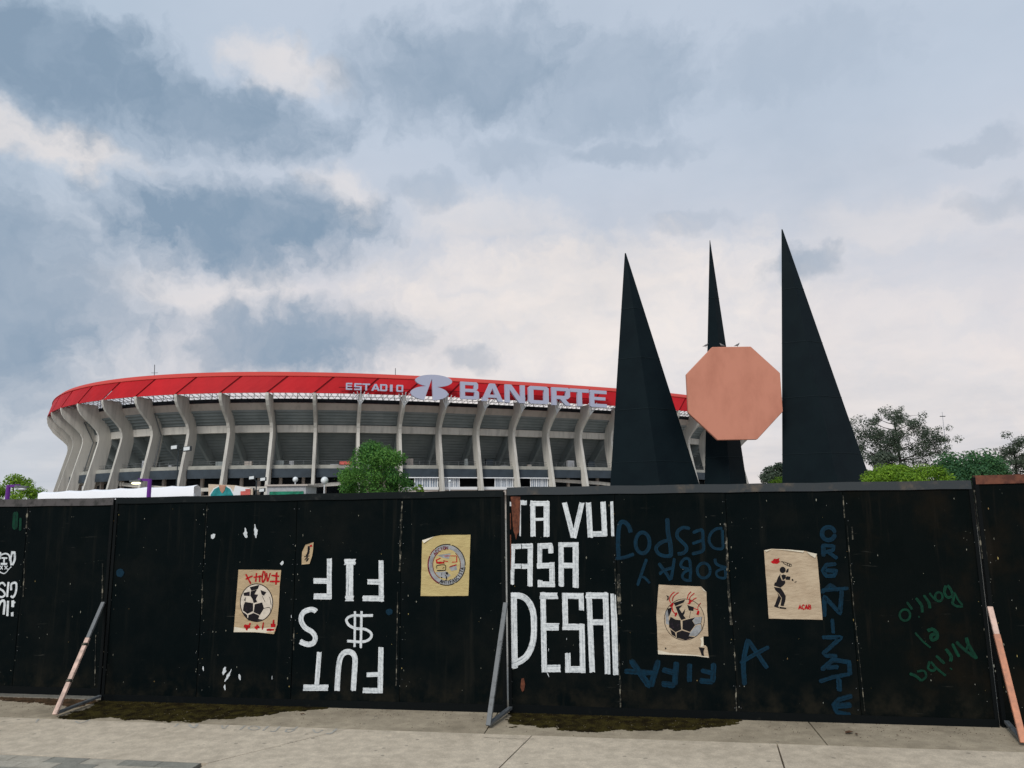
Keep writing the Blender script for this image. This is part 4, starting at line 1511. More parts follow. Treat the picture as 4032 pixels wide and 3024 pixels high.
def raker_mesh():
    b = MB()
    a = [(-.6, 23.0), (-12.6, 11.8), (-12.6, 11.0), (-10.6, 11.0), (.9, 20.9)]
    b.prism([Vector((-.3, -r, z)) for r, z in a], (.6, 0, 0))
    return b.mesh('raker', M['stand'])


FM, RM = fin_mesh(), raker_mesh()
for i in range(-3, 25):
    s = T0+DT*i
    p, t, nn = cpt(s)
    for nm, me in (('pillar', FM), ('raker', RM)):
        o = bpy.data.objects.new(nm, me)
        col.objects.link(o)
        o.parent = stadium
        o.location = p-Vector((SC[0], SC[1], 0))
        o.rotation_euler = (0, 0, math.atan2(t.y, t.x))
fr_ = random.Random(4)


def bayring(name, m, i, a, b_, prof, n=5, close=True):
    s0, s1 = T0+DT*(i+a), T0+DT*(i+b_)
    return ringmesh(prof, s0, s1, n, False, name, m)


def sbox(b, s, r, z0, z1, hw, hd):
    p, t, nn = cpt(s)
    b.box(p+nn*r+Vector((0, 0, (z0+z1)/2)), t*hw, nn*hd, Vector((0, 0, (z1-z0)/2)))


GLAZED = (10, 11, 12, 13)
for i in range(-3, 24):
    # dark fascia of the concourse, one length per bay
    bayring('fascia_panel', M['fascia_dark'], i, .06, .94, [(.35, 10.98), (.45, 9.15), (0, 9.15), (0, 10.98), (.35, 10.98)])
    if i in GLAZED:
        bayring('window_frame', M['white'], i, .06, .94, [(.9, 9.14), (1.0, 8.95), (.4, 8.95), (.4, 9.14)])
        bayring('window_sill', M['white'], i, .06, .94, [(.4, 7.05), (1.0, 7.05), (1.0, 6.45), (.4, 6.45)])
        bayring('spandrel', M['concrete_ring'], i, .06, .94, [(.8, 6.45), (.8, 0)])
        g0 = .07 if i < 12 else .40
        a0 = .36 if i == 10 else (.07 if i == 11 else .44)
        a1 = .93 if i != 11 else .48
        bayring('window_glass', M['glass'], i, a0, a1, [(.30, 8.95), (.30, 7.05)])
        b = MB()
        k = 9
        for q in range(k+1):
            sbox(b, T0+DT*(i+a0+(a1-a0)*q/k), .42, 7.05, 8.95, .05 if q % 3 else .11, .08)
        b.build('mullion', M['white'], stadium)
    else:
        # ramp parapets rising and falling behind the pillars
        ra = {0: None}.get(i)
        for q in range(2):
            b = MB()
            s = i+.22+.5*q+fr_.uniform(-.06, .06)
            sbox(b, T0+DT*s, -2.6, 5.6, 9.3, .3, .3)
            b.build('inner_column', M['concrete_ring'], stadium)
ramp_pts = [(2.9, 8.6), (4.2, 7.5), (5.2, 6.9), (7.0, 7.05), (8.0, 7.5), (9.4, 8.3)]
for (a, za), (c, zc) in zip(ramp_pts[:-1], ramp_pts[1:]):
    b = MB()
    k = 6
    for q in range(k):
        s0, s1 = T0+DT*(a+(c-a)*q/k), T0+DT*(a+(c-a)*(q+1)/k)
        z0, z1 = za+(zc-za)*q/k, za+(zc-za)*(q+1)/k
        p0, _, n0 = cpt(s0)
        p1, _, n1 = cpt(s1)
        b.beam(p0-n0*.9+Vector((0, 0, z0)), p1-n1*.9+Vector((0, 0, z1)), .3, .75)
    b.build('ramp_parapet', M['concrete'], stadium)
for (a, za), (c, zc) in (((14.2, 8.6), (15.6, 8.0)), ((15.6, 8.0), (18.0, 6.2)), ((18, 6.2), (21, 6.4))):
    b = MB()
    for q in range(6):
        s0, s1 = T0+DT*(a+(c-a)*q/6), T0+DT*(a+(c-a)*(q+1)/6)
        z0, z1 = za+(zc-za)*q/6, za+(zc-za)*(q+1)/6
        p0, _, n0 = cpt(s0)
        p1, _, n1 = cpt(s1)
        b.beam(p0-n0*.9+Vector((0, 0, z0)), p1-n1*.9+Vector((0, 0, z1)), .3, .75)
    b.build('ramp_parapet', M['concrete'], stadium)
# kiosks, boxes and screens standing on the concourse
for i in range(2, 22):
    for q in range(fr_.randint(1, 3)):
        b = MB()
        h_ = fr_.choice((.5, .9, 1.5, 2.2))
        sbox(b, T0+DT*(i+fr_.uniform(.15, .85)), -fr_.uniform(1.6, 4.0), 11.1, 11.6+h_*.8, fr_.uniform(.25, .9), .4)
        b.build('kiosk', fr_.choice([M['grey_panel'], M['fascia_dark'], M['stand'], M['concrete_ring'], M['inner_dark']]), stadium)
b = MB()
sbox(b, T0+DT*8.72, .2, 11.8, 12.45, 1.25, .1)
b.build('red_banner', M['red_print'], stadium)
b = MB()
for i in range(-3, 24):
    for q in range(4):
        s0, s1 = T0+DT*(i+q/4), T0+DT*(i+(q+1)/4)
        p0, _, n0 = cpt(s0, -.4)
        p1, _, n1 = cpt(s1, -.4)
        b.beam(p0+Vector((0, 0, 11.7)), p0+Vector((0, 0, 12.7)), .07, .07)
        for zz_ in (12.2, 12.7):
            b.beam(p0+Vector((0, 0, zz_)), p1+Vector((0, 0, zz_)), .06, .06)
tag(b.build('concourse_railing', M['steel'], stadium), kind='stuff')
for i in (1, 4, 7, 12, 16):
    P, t, nn = cpt(T0+DT*i+.62)
    MB().tube([P+nn*(-.4)+Vector((0, 0, 11.2)), P+nn*(-2.0)+Vector((0, 0, 18.6)), P+nn*(.3)+Vector((0, 0, 23.2))], .12, 6).build('downpipe', M['steel'], stadium)
# masts on the roof
for x, y0, y1 in ((609, 1436, 1470), (1557, 1450, 1480)):
    p = at(x, y1, 160)
    q = at(x, y0, 160)
    b = MB().tube([p-Vector((0, 0, 2)), q], .07, 5)
    b.beam(p+Vector((-.7, 0, .1)), p+Vector((.7, 0, .1)), .08, .08)
    b.build('roof_mast', M['pole'], stadium)

# ---- sign letters: built on vertical planes tangent to the rim


def curve_hit(x, y, r):
    """where the sight line meets the curve pushed out by r (front side)"""
    d = ray(x, y)
    best = None
    lo, hi = T0-DT*2, T0+DT*24
    prev = None
    n_ = 900
    for i in range(n_+1):
        s = lo+(hi-lo)*i/n_
        p, t, nn = cpt(s, r)
        v = p.x*d.y-p.y*d.x
        if prev is not None and prev[0]*v <= 0:
            if best is None or p.y < best[0].y:
                best = (p, t, nn, s)
        prev = (v, s)
    return best


def sign_piece(name, box, polys, r=6.2, depth=.45, k=0, m=None, parent=None):
    """box = photo x0, x1, y0, y1 of the letter; polys in unit coords (0..1, y up)"""
    x0, x1, y0, y1 = box
    P, t, nn, s = curve_hit((x0+x1)/2, (y0+y1)/2, r)

    def hit(x, y):
        d = ray(x, y)
        q = (P-CAM).dot(nn)/d.dot(nn)
        return CAM+d*q
    L, R_, T_, B_ = hit(x0, (y0+y1)/2), hit(x1, (y0+y1)/2), hit((x0+x1)/2, y0), hit((x0+x1)/2, y1)
    wid = (R_-L).dot(t)
    hgt = T_.z-B_.z
    org = L-t*0+Vector((0, 0, -hgt/2))
    org.z = (L.z+R_.z)/2-hgt/2
    b = MB()
    for q, poly in enumerate(polys):
        pts = [org+t*(wid*x)+Vector((0, 0, hgt*y))+nn*(.015*q) for x, y in poly]
        b.prism(pts, -nn*depth)
    return b.build(name, m or M['sign_grey'], parent or stadium)


def bar(x0, y0, x1, y1):
    return [(x0, y0), (x1, y0), (x1, y1), (x0, y1)]


def chbox(x0, y0, x1, y1, c=.06, corners=(1, 1, 1, 1)):
    """bar with cut corners (bl, br, tr, tl)"""
    o = []
    o += [(x0+c, y0)] if corners[0] else [(x0, y0)]
    o += [(x1-c, y0), (x1, y0+c)] if corners[1] else [(x1, y0)]
    o += [(x1, y1-c), (x1-c, y1)] if corners[2] else [(x1, y1)]
    o += [(x0+c, y1), (x0, y1-c)] if corners[3] else [(x0, y1)]
    if corners[0]: o += [(x0, y0+c)]
    return o


w_ = .24
LET = {
    'E': [chbox(0, 0, w_, 1, .05, (1, 0, 0, 1)), bar(w_-.01, 0, 1, .2), bar(w_-.01, .42, .92, .6), bar(w_-.01, .8, 1, 1)],
    'S': [chbox(0, .8, 1, 1, .05, (0, 0, 0, 1)), bar(0, .45, w_, .82), bar(0, .41, 1, .59), bar(1-w_, .17, 1, .45), chbox(0, 0, 1, .2, .05, (0, 1, 0, 0))],
    'T': [bar(0, .8, 1, 1), bar(.38, 0, .62, .82)],
    'A': [[(0, 0), (.24, 0), (.60, 1), (.38, 1)], [(.76, 0), (1, 0), (.62, 1), (.40, 1)], bar(.2, .2, .8, .37)],
    'D': [bar(0, 0, w_, 1), bar(w_-.01, .8, .8, 1), bar(w_-.01, 0, .8, .2), [(.76, 0), (.86, 0), (1, .14), (1, .86), (.86, 1), (.76, 1)]],
    'I': [bar(.25, 0, .75, 1)],
    'O': [chbox(0, 0, w_, 1, .1, (1, 0, 0, 1)), chbox(1-w_, 0, 1, 1, .1, (0, 1, 1, 0)), bar(w_-.01, .8, 1-w_+.01, 1), bar(w_-.01, 0, 1-w_+.01, .2)],
    'B': [bar(0, 0, w_, 1), bar(w_-.01, .82, .8, 1), bar(w_-.01, .42, .84, .6), bar(w_-.01, 0, .84, .18), [(.72, .5), (.86, .54), (.95, .64), (.95, .9), (.86, 1), (.72, 1)], [(.75, 0), (.9, 0), (1, .1), (1, .42), (.9, .52), (.75, .52)]],
    'N': [bar(0, 0, .22, 1), bar(.78, 0, 1, 1), [(.02, 1), (.30, 1), (.98, 0), (.70, 0)]],
    'R': [bar(0, 0, w_, 1), bar(w_-.01, .81, .8, 1), bar(w_-.01, .35, .8, .54), [(.74, .35), (.86, .38), (.97, .5), (.97, .88), (.86, 1), (.74, 1)], [(.40, .38), (.68, .38), (1.02, 0), (.72, 0)]],
}
xs = [1362, 1395, 1427, 1462, 1497, 1531, 1561]
we = [25, 29, 30, 34, 28, 22, 27]
for i, ch in enumerate('ESTADIO'):
    y0 = 1507.5+8*i/6
    if ch == 'I':
        xs_, w1_ = xs[i]-3, 24
        sign_piece('sign_letter', (1531, 1551, y0, y0+27), LET[ch])
    else:
        sign_piece('sign_letter', (xs[i], xs[i]+we[i], y0, y0+27), LET[ch])
for ch, bx_ in (('B', (1814, 1886, 1504, 1572)), ('A', (1897, 1981, 1510, 1580)), ('N', (1990, 2067, 1515, 1586)), ('O', (2082, 2161, 1521, 1590)), ('R', (2174, 2247, 1526, 1596)), ('T', (2247, 2319, 1531, 1599)), ('E', (2325, 2389, 1537, 1603))):
    sign_piece('sign_letter', bx_, LET[ch], 7.0, .6)


def clip(poly, a, b_, keep):
    """keep the part of a convex polygon on one side of the line a-b"""
    def sd(p):
        return ((b_[0]-a[0])*(p[1]-a[1])-(b_[1]-a[1])*(p[0]-a[0]))*keep
    out = []
    for i in range(len(poly)):
        p, q = poly[i], poly[(i+1) % len(poly)]
        sp, sq = sd(p), sd(q)
        if sp >= 0: out.append(p)
        if (sp >= 0) != (sq >= 0):
            k = sp/(sp-sq)
            out.append((p[0]+(q[0]-p[0])*k, p[1]+(q[1]-p[1])*k))
    return out


# emblem: two flat ellipses with a slim needle-shaped opening
ex0, ex1, ey0, ey1 = 1617, 1781, 1475, 1576


def eu(zx, zy):
    x, y = 1250+zx/2.86, 1400+zy/2.86
    return ((x-ex0)/(ex1-ex0), 1-(y-ey0)/(ey1-ey0))


apex, bl, br_ = eu(1287, 258), eu(1212, 470), eu(1300, 496)
up_e = [eu(1310+207*cos(2*pi*i/40), 283+69*sin(2*pi*i/40)) for i in range(40)]
lo_e = [eu(1259+209*cos(2*pi*i/40), 425+80*sin(2*pi*i/40)) for i in range(40)]
polys = []
for e_ in (up_e, lo_e):
    A_ = clip(e_, apex, bl, 1)
    Bp = clip(clip(e_, apex, bl, -1), apex, br_, 1)
    A_neg = clip(e_, apex, bl, -1)
    # which side of the left line holds the left lobe?
    cA = sum(p[0] for p in A_)/len(A_) if A_ else 9
    cN = sum(p[0] for p in A_neg)/len(A_neg) if A_neg else 9
    left, right = (A_, A_neg) if cA < cN else (A_neg, A_)
    r1, r2 = clip(right, apex, br_, 1), clip(right, apex, br_, -1)
    c1 = sum(p[0] for p in r1)/len(r1) if r1 else -9
    c2 = sum(p[0] for p in r2)/len(r2) if r2 else -9
    polys += [left, r1 if c1 > c2 else r2]
sign_piece('sign_emblem', (ex0, ex1, ey0, ey1), polys, 7.0, .6)
# fan brackets that carry the letters
for i in range(-1, 24):
    s = T0+DT*i
    P, t, nn = cpt(s)
    v = P-CAM
    px = 2016+FOC*(v.dot(_r)/v.dot(_f))
    if 1380 < px < 2360:
        b = MB()
        a = P+nn*4.5+Vector((0, 0, 23.9))
        for k in (-2, -1, 0, 1, 2):
            b.tube([a, P+nn*6.4+t*(.75*k)+Vector((0, 0, 26.6-.25*abs(k)))], .09, 5)
        b.tube([P+nn*4.2+Vector((0, 0, 23.5)), P+nn*6.3+Vector((0, 0, 24.6))], .09, 5)
        b.build('sign_bracket', M['white_steel'], stadium)
        MB().beam(P+nn*5.6-t*DT*.5+Vector((0, 0, 27.3)), P+nn*5.6+t*DT*.5+Vector((0, 0, 27.3)), .14, .14).build('sign_rail', M['roof_red_rib'], stadium)

# ------------------------------------------------------------------ monument stand-in: plain black pylons and a salmon plate
DQ = 4032/2212.0
MY = 62.0
mon = empty('monument', at(2780, 1990, MY)-Vector((0, 0, at(2780, 1990, MY).z)), 'tall monument of three plain black steel pylons with big salmon pink plate', 'monument')


def pylon(tip, bl_, br2, Yd, depth):
    """straight four-sided tapering pylon; corners given where they clear the hoarding, run down to the ground"""
    T_ = at(tip[0]*DQ, tip[1]*DQ, Yd)
    L = at(bl_[0]*DQ, bl_[1]*DQ, Yd)
    R2 = at(br2[0]*DQ, br2[1]*DQ, Yd)

    def down(p):
        d = p-T_
        return T_+d*((0-T_.z)/d.z)
    L, R2 = down(L), down(R2)
    dv = Vector((0, depth/2, 0))
    mid = (L+R2)/2
    b = MB()
    f_ = .012
    tops = [T_+(q-T_)*f_ for q in (mid-dv, R2, mid+dv, L)]
    bots = [mid-dv, R2, mid+dv, L]
    b.add(bots+tops, [(0, 1, 5, 4), (1, 2, 6, 5), (2, 3, 7, 6), (3, 0, 4, 7), (4, 5, 6, 7), (3, 2, 1, 0)])
    py_ = b.build('pylon', M['black_steel'], mon)
    for k in (.22, .40, .58, .76):                     # welded plate seams
        q = [T_+(v-T_)*k for v in bots]
        c = (q[0]+q[1]+q[2]+q[3])/4
        q = [c+(v-c)*1.004 for v in q]
        sm = MB()
        for a, d in ((q[3], q[0]), (q[0], q[1])):
            sm.beam(a, d, .05, .05)
        sm.build('seam', M['seam'], py_)


pylon((1350, 540), (1318, 1050), (1512, 1050), MY+1, 5)
pylon((1533, 512), (1522, 1050), (1614, 1050), MY+3.2, 3.4)
pylon((1688, 488), (1690, 1045), (1882, 1042), MY+1, 5)
# plate: regular octagon slab carried by the middle pylon
C_ = at(1586.5*DQ, 848.5*DQ, MY-.6)
rx = (at(1691*DQ, 848*DQ, MY-.6)-at(1481*DQ, 848*DQ, MY-.6)).length/2
oct_ = [C_+Vector((cos(radians(22.5+45*k))*rx*1.05, 0, sin(radians(22.5+45*k))*rx*1.05)) for k in range(8)]
MB().prism(oct_, (0, .35, 0)).build('plate', M['salmon'], mon, bevel=.04)
MB().tube([C_+Vector((-1.2, .3, 0)), C_+Vector((-1.2, 4.2, 0))], .35, 10).build('plate_bracket', M['black_steel'], mon)
MB().tube([C_+Vector((-.4, .3, -2)), C_+Vector((-.4, 4.2, -2))], .35, 10).build('plate_bracket', M['black_steel'], mon)
TOPZ = max(p.z for p in oct_)


def pigeon(dx, s, label):
    p = Vector((C_.x+dx, C_.y+.17, TOPZ-.005))
    b = MB()
    # body, tail, neck, head as one continuous lofted skin along the spine
    sp = [(-.30, .10, .012), (-.20, .12, .03), (-.10, .15, .065), (0, .19, .085), (.08, .23, .075), (.12, .28, .045), (.14, .33, .04), (.17, .345, .03), (.22, .335, .006)]
    pts = [p+Vector((x*s, 0, z)) for x, z, r in sp]
    b.tube(pts, [r for _, _, r in sp], 8)
    for o_ in (-.03, .03):
        b.tube([p+Vector((.0, o_, .12)), p+Vector((.01, o_, 0))], .01, 5)
    tag(b.build('pigeon', M['feather'], smooth=True), label, 'pigeon', 'pigeons on the plate')


pigeon(-2.1, 1, 'grey pigeon perched on the plate farthest from the right pylon')
pigeon(-.75, -1, 'grey pigeon perched on the plate beside the middle pylon')
pigeon(.55, 1, 'grey pigeon perched on the plate between middle and right pylons')

# ------------------------------------------------------------------ things between hoarding and stadium
# long white fabric canopy
tent = empty('white_canopy', at(470, 1990, 44)*1, 'long white fabric canopy on thin posts at the left end of the stadium', 'canopy')
tent.location.z = 0
b = MB()
n_ = 24
rows = []
for i in range(n_+1):
    k = i/n_
    x = 150+(764-150)*k
    y = 1943+(1916-1943)*k
    p = at(x, y, 44)
    sag = .06*abs(sin(k*pi*6))
    front = [p+Vector((0, 0, -1.6+.03*sin(i*1.7))), p+Vector((0, -.05*sin(i*1.3), -.8)), p+Vector((0, 0, -sag)), p+Vector((0, .5, .12-sag)), p+Vector((0, 1.0, -.05-sag)), p+Vector((0, 1.0, -1.0))]
    rows.append(front)
k6 = 6
b.add([v for r in rows for v in r], [(i*k6+q, (i+1)*k6+q, (i+1)*k6+q+1, i*k6+q+1) for i in range(n_) for q in range(k6-1)])
b.build('fabric_roof', M['fabric'], tent, smooth=True)
for i in range(0, n_+1, 6):
    p = rows[i][0]
    for dy in (.1, .9):
        MB().tube([Vector((p.x, p.y+dy, 0)), Vector((p.x, p.y+dy, p.z+1.2))], .04, 6).build('tent_post', M['white_steel'], tent)


def street_lamp(x, ytop, Yd, arm, lit, label):
    top = at(x, ytop, Yd)
    o = empty('street_lamp', (top.x, top.y, 0), label, 'street lamp', 'purple street lamps')
    MB().tube([(top.x, top.y, -.03), (top.x, top.y, .4), (top.x, top.y, top.z)], [.11, .085, .075], 10).build('pole', M['purple'], o)
    MB().beam((top.x, top.y, top.z-.04), (top.x+arm*.42, top.y, top.z-.02), .08, .09).build('arm', M['purple'], o)
    a = Vector((top.x+arm*.30, top.y, top.z-.06))
    b = MB()
    e = Vector((arm*.42, 0, -.02))
    b.add([a+Vector((0, -.11, .05)), a+e+Vector((0, -.08, .03)), a+e+Vector((0, .08, .03)), a+Vector((0, .11, .05)), a+Vector((0, -.11, -.05)), a+e+Vector((0, -.08, -.03)), a+e+Vector((0, .08, -.03)), a+Vector((0, .11, -.05))],
          [(3, 2, 1, 0), (0, 1, 5, 4), (1, 2, 6, 5), (2, 3, 7, 6), (3, 0, 4, 7), (4, 5, 6, 7)])
    h_ = b.build('lamp_head', M['steel'], o)
    c = a+e*.5+Vector((0, 0, -.08))
    MB().ball(c, (.18, .1, .05)).build('lamp_lens', M['lamp_lit'] if lit else M['lamp_glass'], h_, smooth=True)


street_lamp(590, 1886, 28, -1, True, 'purple street lamp with lit lens in front of the white canopy')
street_lamp(34, 1910, 28, 1, False, 'purple street lamp with unlit head in front of the leafy bush')


def flood_pole(x, ytop, Yd, heads, label, r=.05):
    top = at(x, ytop, Yd)
    o = empty('floodlight_pole', (top.x, top.y, 0), label, 'floodlight', None)
    MB().tube([(top.x, top.y, -.03), top], [r*1.4, r], 8).build('pole', M['pole'], o)
    for hx, hz, s in heads:
        c = top+Vector((hx, -.05, hz))
        MB().beam(top+Vector((0, 0, min(0, hz))), c, .05, .05).build('bracket', M['pole'], o)
        b = MB().box(c, Vector((s, 0, .12*s)), Vector((0, s*.45, 0)), Vector((0, 0, s*.62)))
        h_ = b.build('lamp_head', M['pole'], o, bevel=.02)
        MB().box(c+Vector((0, -s*.47, 0)), Vector((s*.78, 0, .09*s)), Vector((0, .02, 0)), Vector((0, 0, s*.45))).build('lens', M['lamp_glass'], h_)
    return o


flood_pole(703, 1772, 70, [(-.35, .25, .34), (.85, .1, .36)], 'tall thin floodlight pole with two pale heads by the white canopy')
flood_pole(1010, 1895, 60, [(-.35, .28, .24), (.55, .15, .24), (-.38, -.68, .24), (.5, -.72, .24)], 'short pole with cluster of four floodlights beside the jersey banner')


def globe_lamp(x, y, Yd, r, label):
    c = at(x, y, Yd)
    o = empty('globe_lamp', (c.x, c.y, 0), label, 'lamp', 'globe lamps on thin poles')
    MB().tube([(c.x, c.y, -.03), (c.x, c.y, c.z-r*.9)], .05, 6).build('pole', M['white_steel'], o)
    MB().ball(c, r).build('globe', M['lamp_glass'], o, smooth=True)


globe_lamp(1163, 1888, 60, .22, 'globe lamp on thin pole between floodlight cluster and round tree, smaller one')
globe_lamp(1278, 1892, 60, .30, 'larger globe lamp on thin pole close to the round green tree')
globe_lamp(1771, 1895, 75, .14, 'small globe lamp in front of the glazed stadium bays')

# billboard with player in teal jersey
bb = empty('billboard', at(915, 1990, 52), 'billboard showing a torso in a teal jersey with white piping', 'billboard')
bb.location.z = 0


def bbp(x, y, dy=0):
    return at(x, y, 52)+Vector((0, dy, 0))


zb6 = zoom(0, 1800, 1.7696)


def bpoly(name, pts, m, dy, th=.03):
    MB().prism([bbp(*zb6(p), dy) for p in pts], (0, th, 0)).build(name, m, bb)


bpoly('panel', [(1452, 188), (1640, 196), (1760, 220), (1760, 330), (1452, 330)], M['tan_board'], 0, .1)
bpoly('white_print', [(1640, 198), (1740, 218), (1740, 330), (1600, 330)], M['white'], -.032)
bpoly('jersey_print', [(1460, 330), (1462, 258), (1490, 218), (1525, 200), (1580, 200), (1610, 215), (1635, 258), (1640, 330)], M['white'], -.036)
bpoly('jersey_print', [(1466, 330), (1470, 262), (1495, 224), (1528, 206), (1578, 206), (1605, 222), (1626, 262), (1630, 330)], M['teal'], -.072)
bpoly('neck_print', [(1528, 196), (1578, 196), (1568, 232), (1552, 252), (1538, 234)], M['skin_print'], -.108)
bpoly('red_print', [(1678, 238), (1712, 236), (1712, 222), (1745, 222), (1745, 262), (1678, 264)], M['red_print'], -.072)
for x in (1460, 1750):
    p = bbp(*zb6((x, 330)), .08)
    MB().beam((p.x, p.y, -.03), (p.x, p.y, p.z+.4), .1, .1).build('post', M['steel'], bb)
# grey stall with green stripe
st_ = empty('stall', at(1130, 1990, 56), 'grey flat roofed stall with green stripe below the stadium ramp', 'stall')
st_.location.z = 0


def sp_(x, y, dy=0):
    return at(x, y, 56)+Vector((0, dy, 0))


A, B = sp_(1052, 1915), sp_(1205, 1915)
MB().abox(A.x, B.x, A.y, A.y+3, -.03, A.z).build('wall', M['grey_panel'], st_)
A2, B2 = sp_(1062, 1936, -.06), sp_(1195, 1947, -.06)
MB().abox(A2.x, B2.x, A2.y, A2.y+.05, B2.z, A2.z).build('stripe', M['green_print'], st_)
MB().abox(A.x-.15, B.x+.15, A.y-.15, A.y+3.1, A.z, A.z+.12).build('roof', M['concrete_ring'], st_)
# lattice tower seen between the pylons
lt = empty('lattice_tower', at(2600, 1990, 110), 'slim white lattice tower standing in front of the stadium', 'tower')
lt.location.z = 0
T_ = at(2592, 1835, 110)
b = MB()
for sx in (-1, 1):
    for sy in (-1, 1):
        b.beam((T_.x+.5+sx*.45, T_.y+sy*.45, 0), (T_.x+sx*.2, T_.y+sy*.2, T_.z), .07, .07)
for k in range(14):
    z0, z1 = T_.z*k/14, T_.z*(k+1)/14
    for sy in (-1, 1):
        f0, f1 = .45-.25*k/14, .45-.25*(k+1)/14
        o0, o1 = .5*(1-k/14), .5*(1-(k+1)/14)
        sg = 1 if k % 2 else -1
        b.beam((T_.x+o0+sg*f0, T_.y+sy*f0, z0), (T_.x+o1-sg*f1, T_.y+sy*f1, z1), .05, .05)
b.build('lattice', M['white_steel'], lt)
# slender mast among the right hand trees
p0, p1 = at(3729, 1800, 125), at(3707, 1622, 125)
ms = empty('radio_mast', (p0.x, p0.y, 0), 'thin pale mast with small crosspiece rising behind the right hand trees', 'mast')
MB().tube([(p0.x, p0.y, 0), (p0.x, p0.y, p0.z), (p1.x*.0+p0.x, p0.y, p1.z)], [.13, .10, .035], 6).build('pole', M['grey_panel'], ms)
MB().beam((p0.x-.45, p0.y, p1.z-.75), (p0.x+.45, p0.y, p1.z-.75), .12, .12).build('crosspiece', M['pole'], ms)
# red awning just over the rusty rail
ra_ = at(4018, 1884, 42)
rc = empty('red_awning', (ra_.x+1.2, ra_.y, 0), 'red awning roof showing just above the rusty brown rail', 'awning')
MB().prism([(ra_.x-.35, ra_.y, ra_.z-.5), (ra_.x+3.2, ra_.y, ra_.z-.5), (ra_.x+3.2, ra_.y, ra_.z+.25), (ra_.x-.35, ra_.y, ra_.z+.04)], (0, 2.2, 0)).build('canopy', M['red_print'], rc)
for dx in (-.2, 3.0):
    MB().tube([(ra_.x+dx, ra_.y+.1, 0), (ra_.x+dx, ra_.y+.1, ra_.z-.4)], .05, 6).build('post', M['steel'], rc)


# ------------------------------------------------------------------ trees
def leaf_cloud(blobs, n, size, seed, squash=.75):
    r = random.Random(seed)
    b = MB()
    wts = [bl[3]**2 for bl in blobs]
    tot = sum(wts)
    for (cx, cy, cz, rad), wt in zip(blobs, wts):
        k = int(n*wt/tot)
        bt = r.uniform(-.2, .2)
        for _ in range(k):
            d = Vector((r.gauss(0, 1), r.gauss(0, 1), r.gauss(0, 1))).normalized()
            q = rad*(r.random()**.35)*(1+r.gauss(0, .08))
            p = Vector((cx, cy, cz))+Vector((d.x*q, d.y*q, d.z*q*squash))
            nrm = (d+Vector((r.gauss(0, .6), r.gauss(0, .6), r.gauss(.35, .6)))).normalized()
            s = nrm.cross(Vector((r.gauss(0, 1), r.gauss(0, 1), r.gauss(0, 1)))).normalized()
            t = nrm.cross(s)
            L = size*r.uniform(.6, 1.35)
            w = L*r.uniform(.42, .62)
            v = min(1, max(.01, .45+bt+r.gauss(0, .2)))
            b.add([p-s*L*.5, p+t*w*.5+nrm*L*.08, p+s*L*.5, p-t*w*.5+nrm*L*.08], [(0, 1, 2, 3)], val=v)
    return b


def dome_tree(label, x, ytop, half_px, Yd, lm, bk, seed, n, leaf, low=.0, group=None, name='round_tree', clumps=34, hz=None, wide=None):
    r = random.Random(seed)
    top = at(x, ytop, Yd)
    R2 = half_px*Yd/FOC
    H = hz or R2*1.7
    base = Vector((top.x, top.y, 0))
    o = empty(name, base, label, 'tree', group)
    cz = top.z-H*.52
    bl = []
    for i in range(clumps):
        a = r.uniform(0, 2*pi)
        e = r.uniform(-.75, 1)
        rr = math.sqrt(max(.05, 1-e*e)) if e > 0 else 1-.25*e*e
        q = r.uniform(.55, .86)
        sub = R2*r.uniform(.22, .36)
        bl.append((top.x+R2*rr*q*cos(a), top.y+R2*rr*q*sin(a), cz+e*H*.5*.84, sub))
    bl.append((top.x, top.y, top.z-R2*.24, R2*.24))
    bl.append((top.x, top.y, cz, R2*.55))
    leaf_cloud(bl, n, leaf, seed+1).build('crown', lm, o)
    b = MB()
    b.tube([base+Vector((0, 0, -.05)), base+Vector((.03, 0, cz*.45)), base+Vector((-.05, .05, cz*.9)), Vector((top.x, top.y, cz+H*.2))], [.06*R2+.08, .05*R2+.05, .04*R2+.03, .03], 8)
    for q in bl[:9]:
        b.tube([base+Vector((0, 0, cz*.7)), (base+Vector(q[:3]))/2+Vector((0, 0, cz*.35-q[2]*.0)) if False else (Vector((top.x, top.y, cz*.75))+Vector(q[:3]))/2, Vector(q[:3])], [.03*R2+.02, .02*R2+.015, .012], 6)
    b.build('trunk', bk, o)
    return o


dome_tree('round deep green tree standing before the middle of the stadium', 1480, 1726, 144, 60, M['leaf_mid'], M['bark'], 21, 16000, .20, clumps=60, hz=6.6)
dome_tree('small pale green sapling at the foot of the round tree', 1650, 1905, 24, 58, M['leaf_bright'], M['bark'], 77, 700, .12, hz=1.3, clumps=8, name='sapling')
dome_tree('yellow green leafy tree beside the left end of the white canopy', 60, 1862, 120, 46, M['leaf_bright'], M['bark'], 31, 9000, .16, clumps=30, hz=4.4, name='leafy_tree')
GT = 'trees behind the hoarding'
dome_tree('dark tree behind the right pylon on its plate side', 3070, 1815, 88, 92, M['leaf_dark'], M['bark_dark'], 41, 8000, .32, group=GT, name='dark_tree', clumps=26, hz=6.5)
dome_tree('bright yellow green tree low behind the right pylon', 3072, 1872, 60, 72, M['leaf_bright'], M['bark'], 43, 2600, .15, group=GT, name='bright_tree', clumps=18, hz=2.4)
dome_tree('bright yellow green tree in front of the tall airy tree', 3500, 1828, 130, 52, M['leaf_bright'], M['bark'], 45, 11000, .17, group=GT, name='bright_tree', clumps=34, hz=3.2)
dome_tree('bright yellow green tree between the airy tree and the broad green tree', 3650, 1830, 110, 53, M['leaf_bright'], M['bark'], 47, 9000, .17, group=GT, name='bright_tree', clumps=30, hz=3.2)
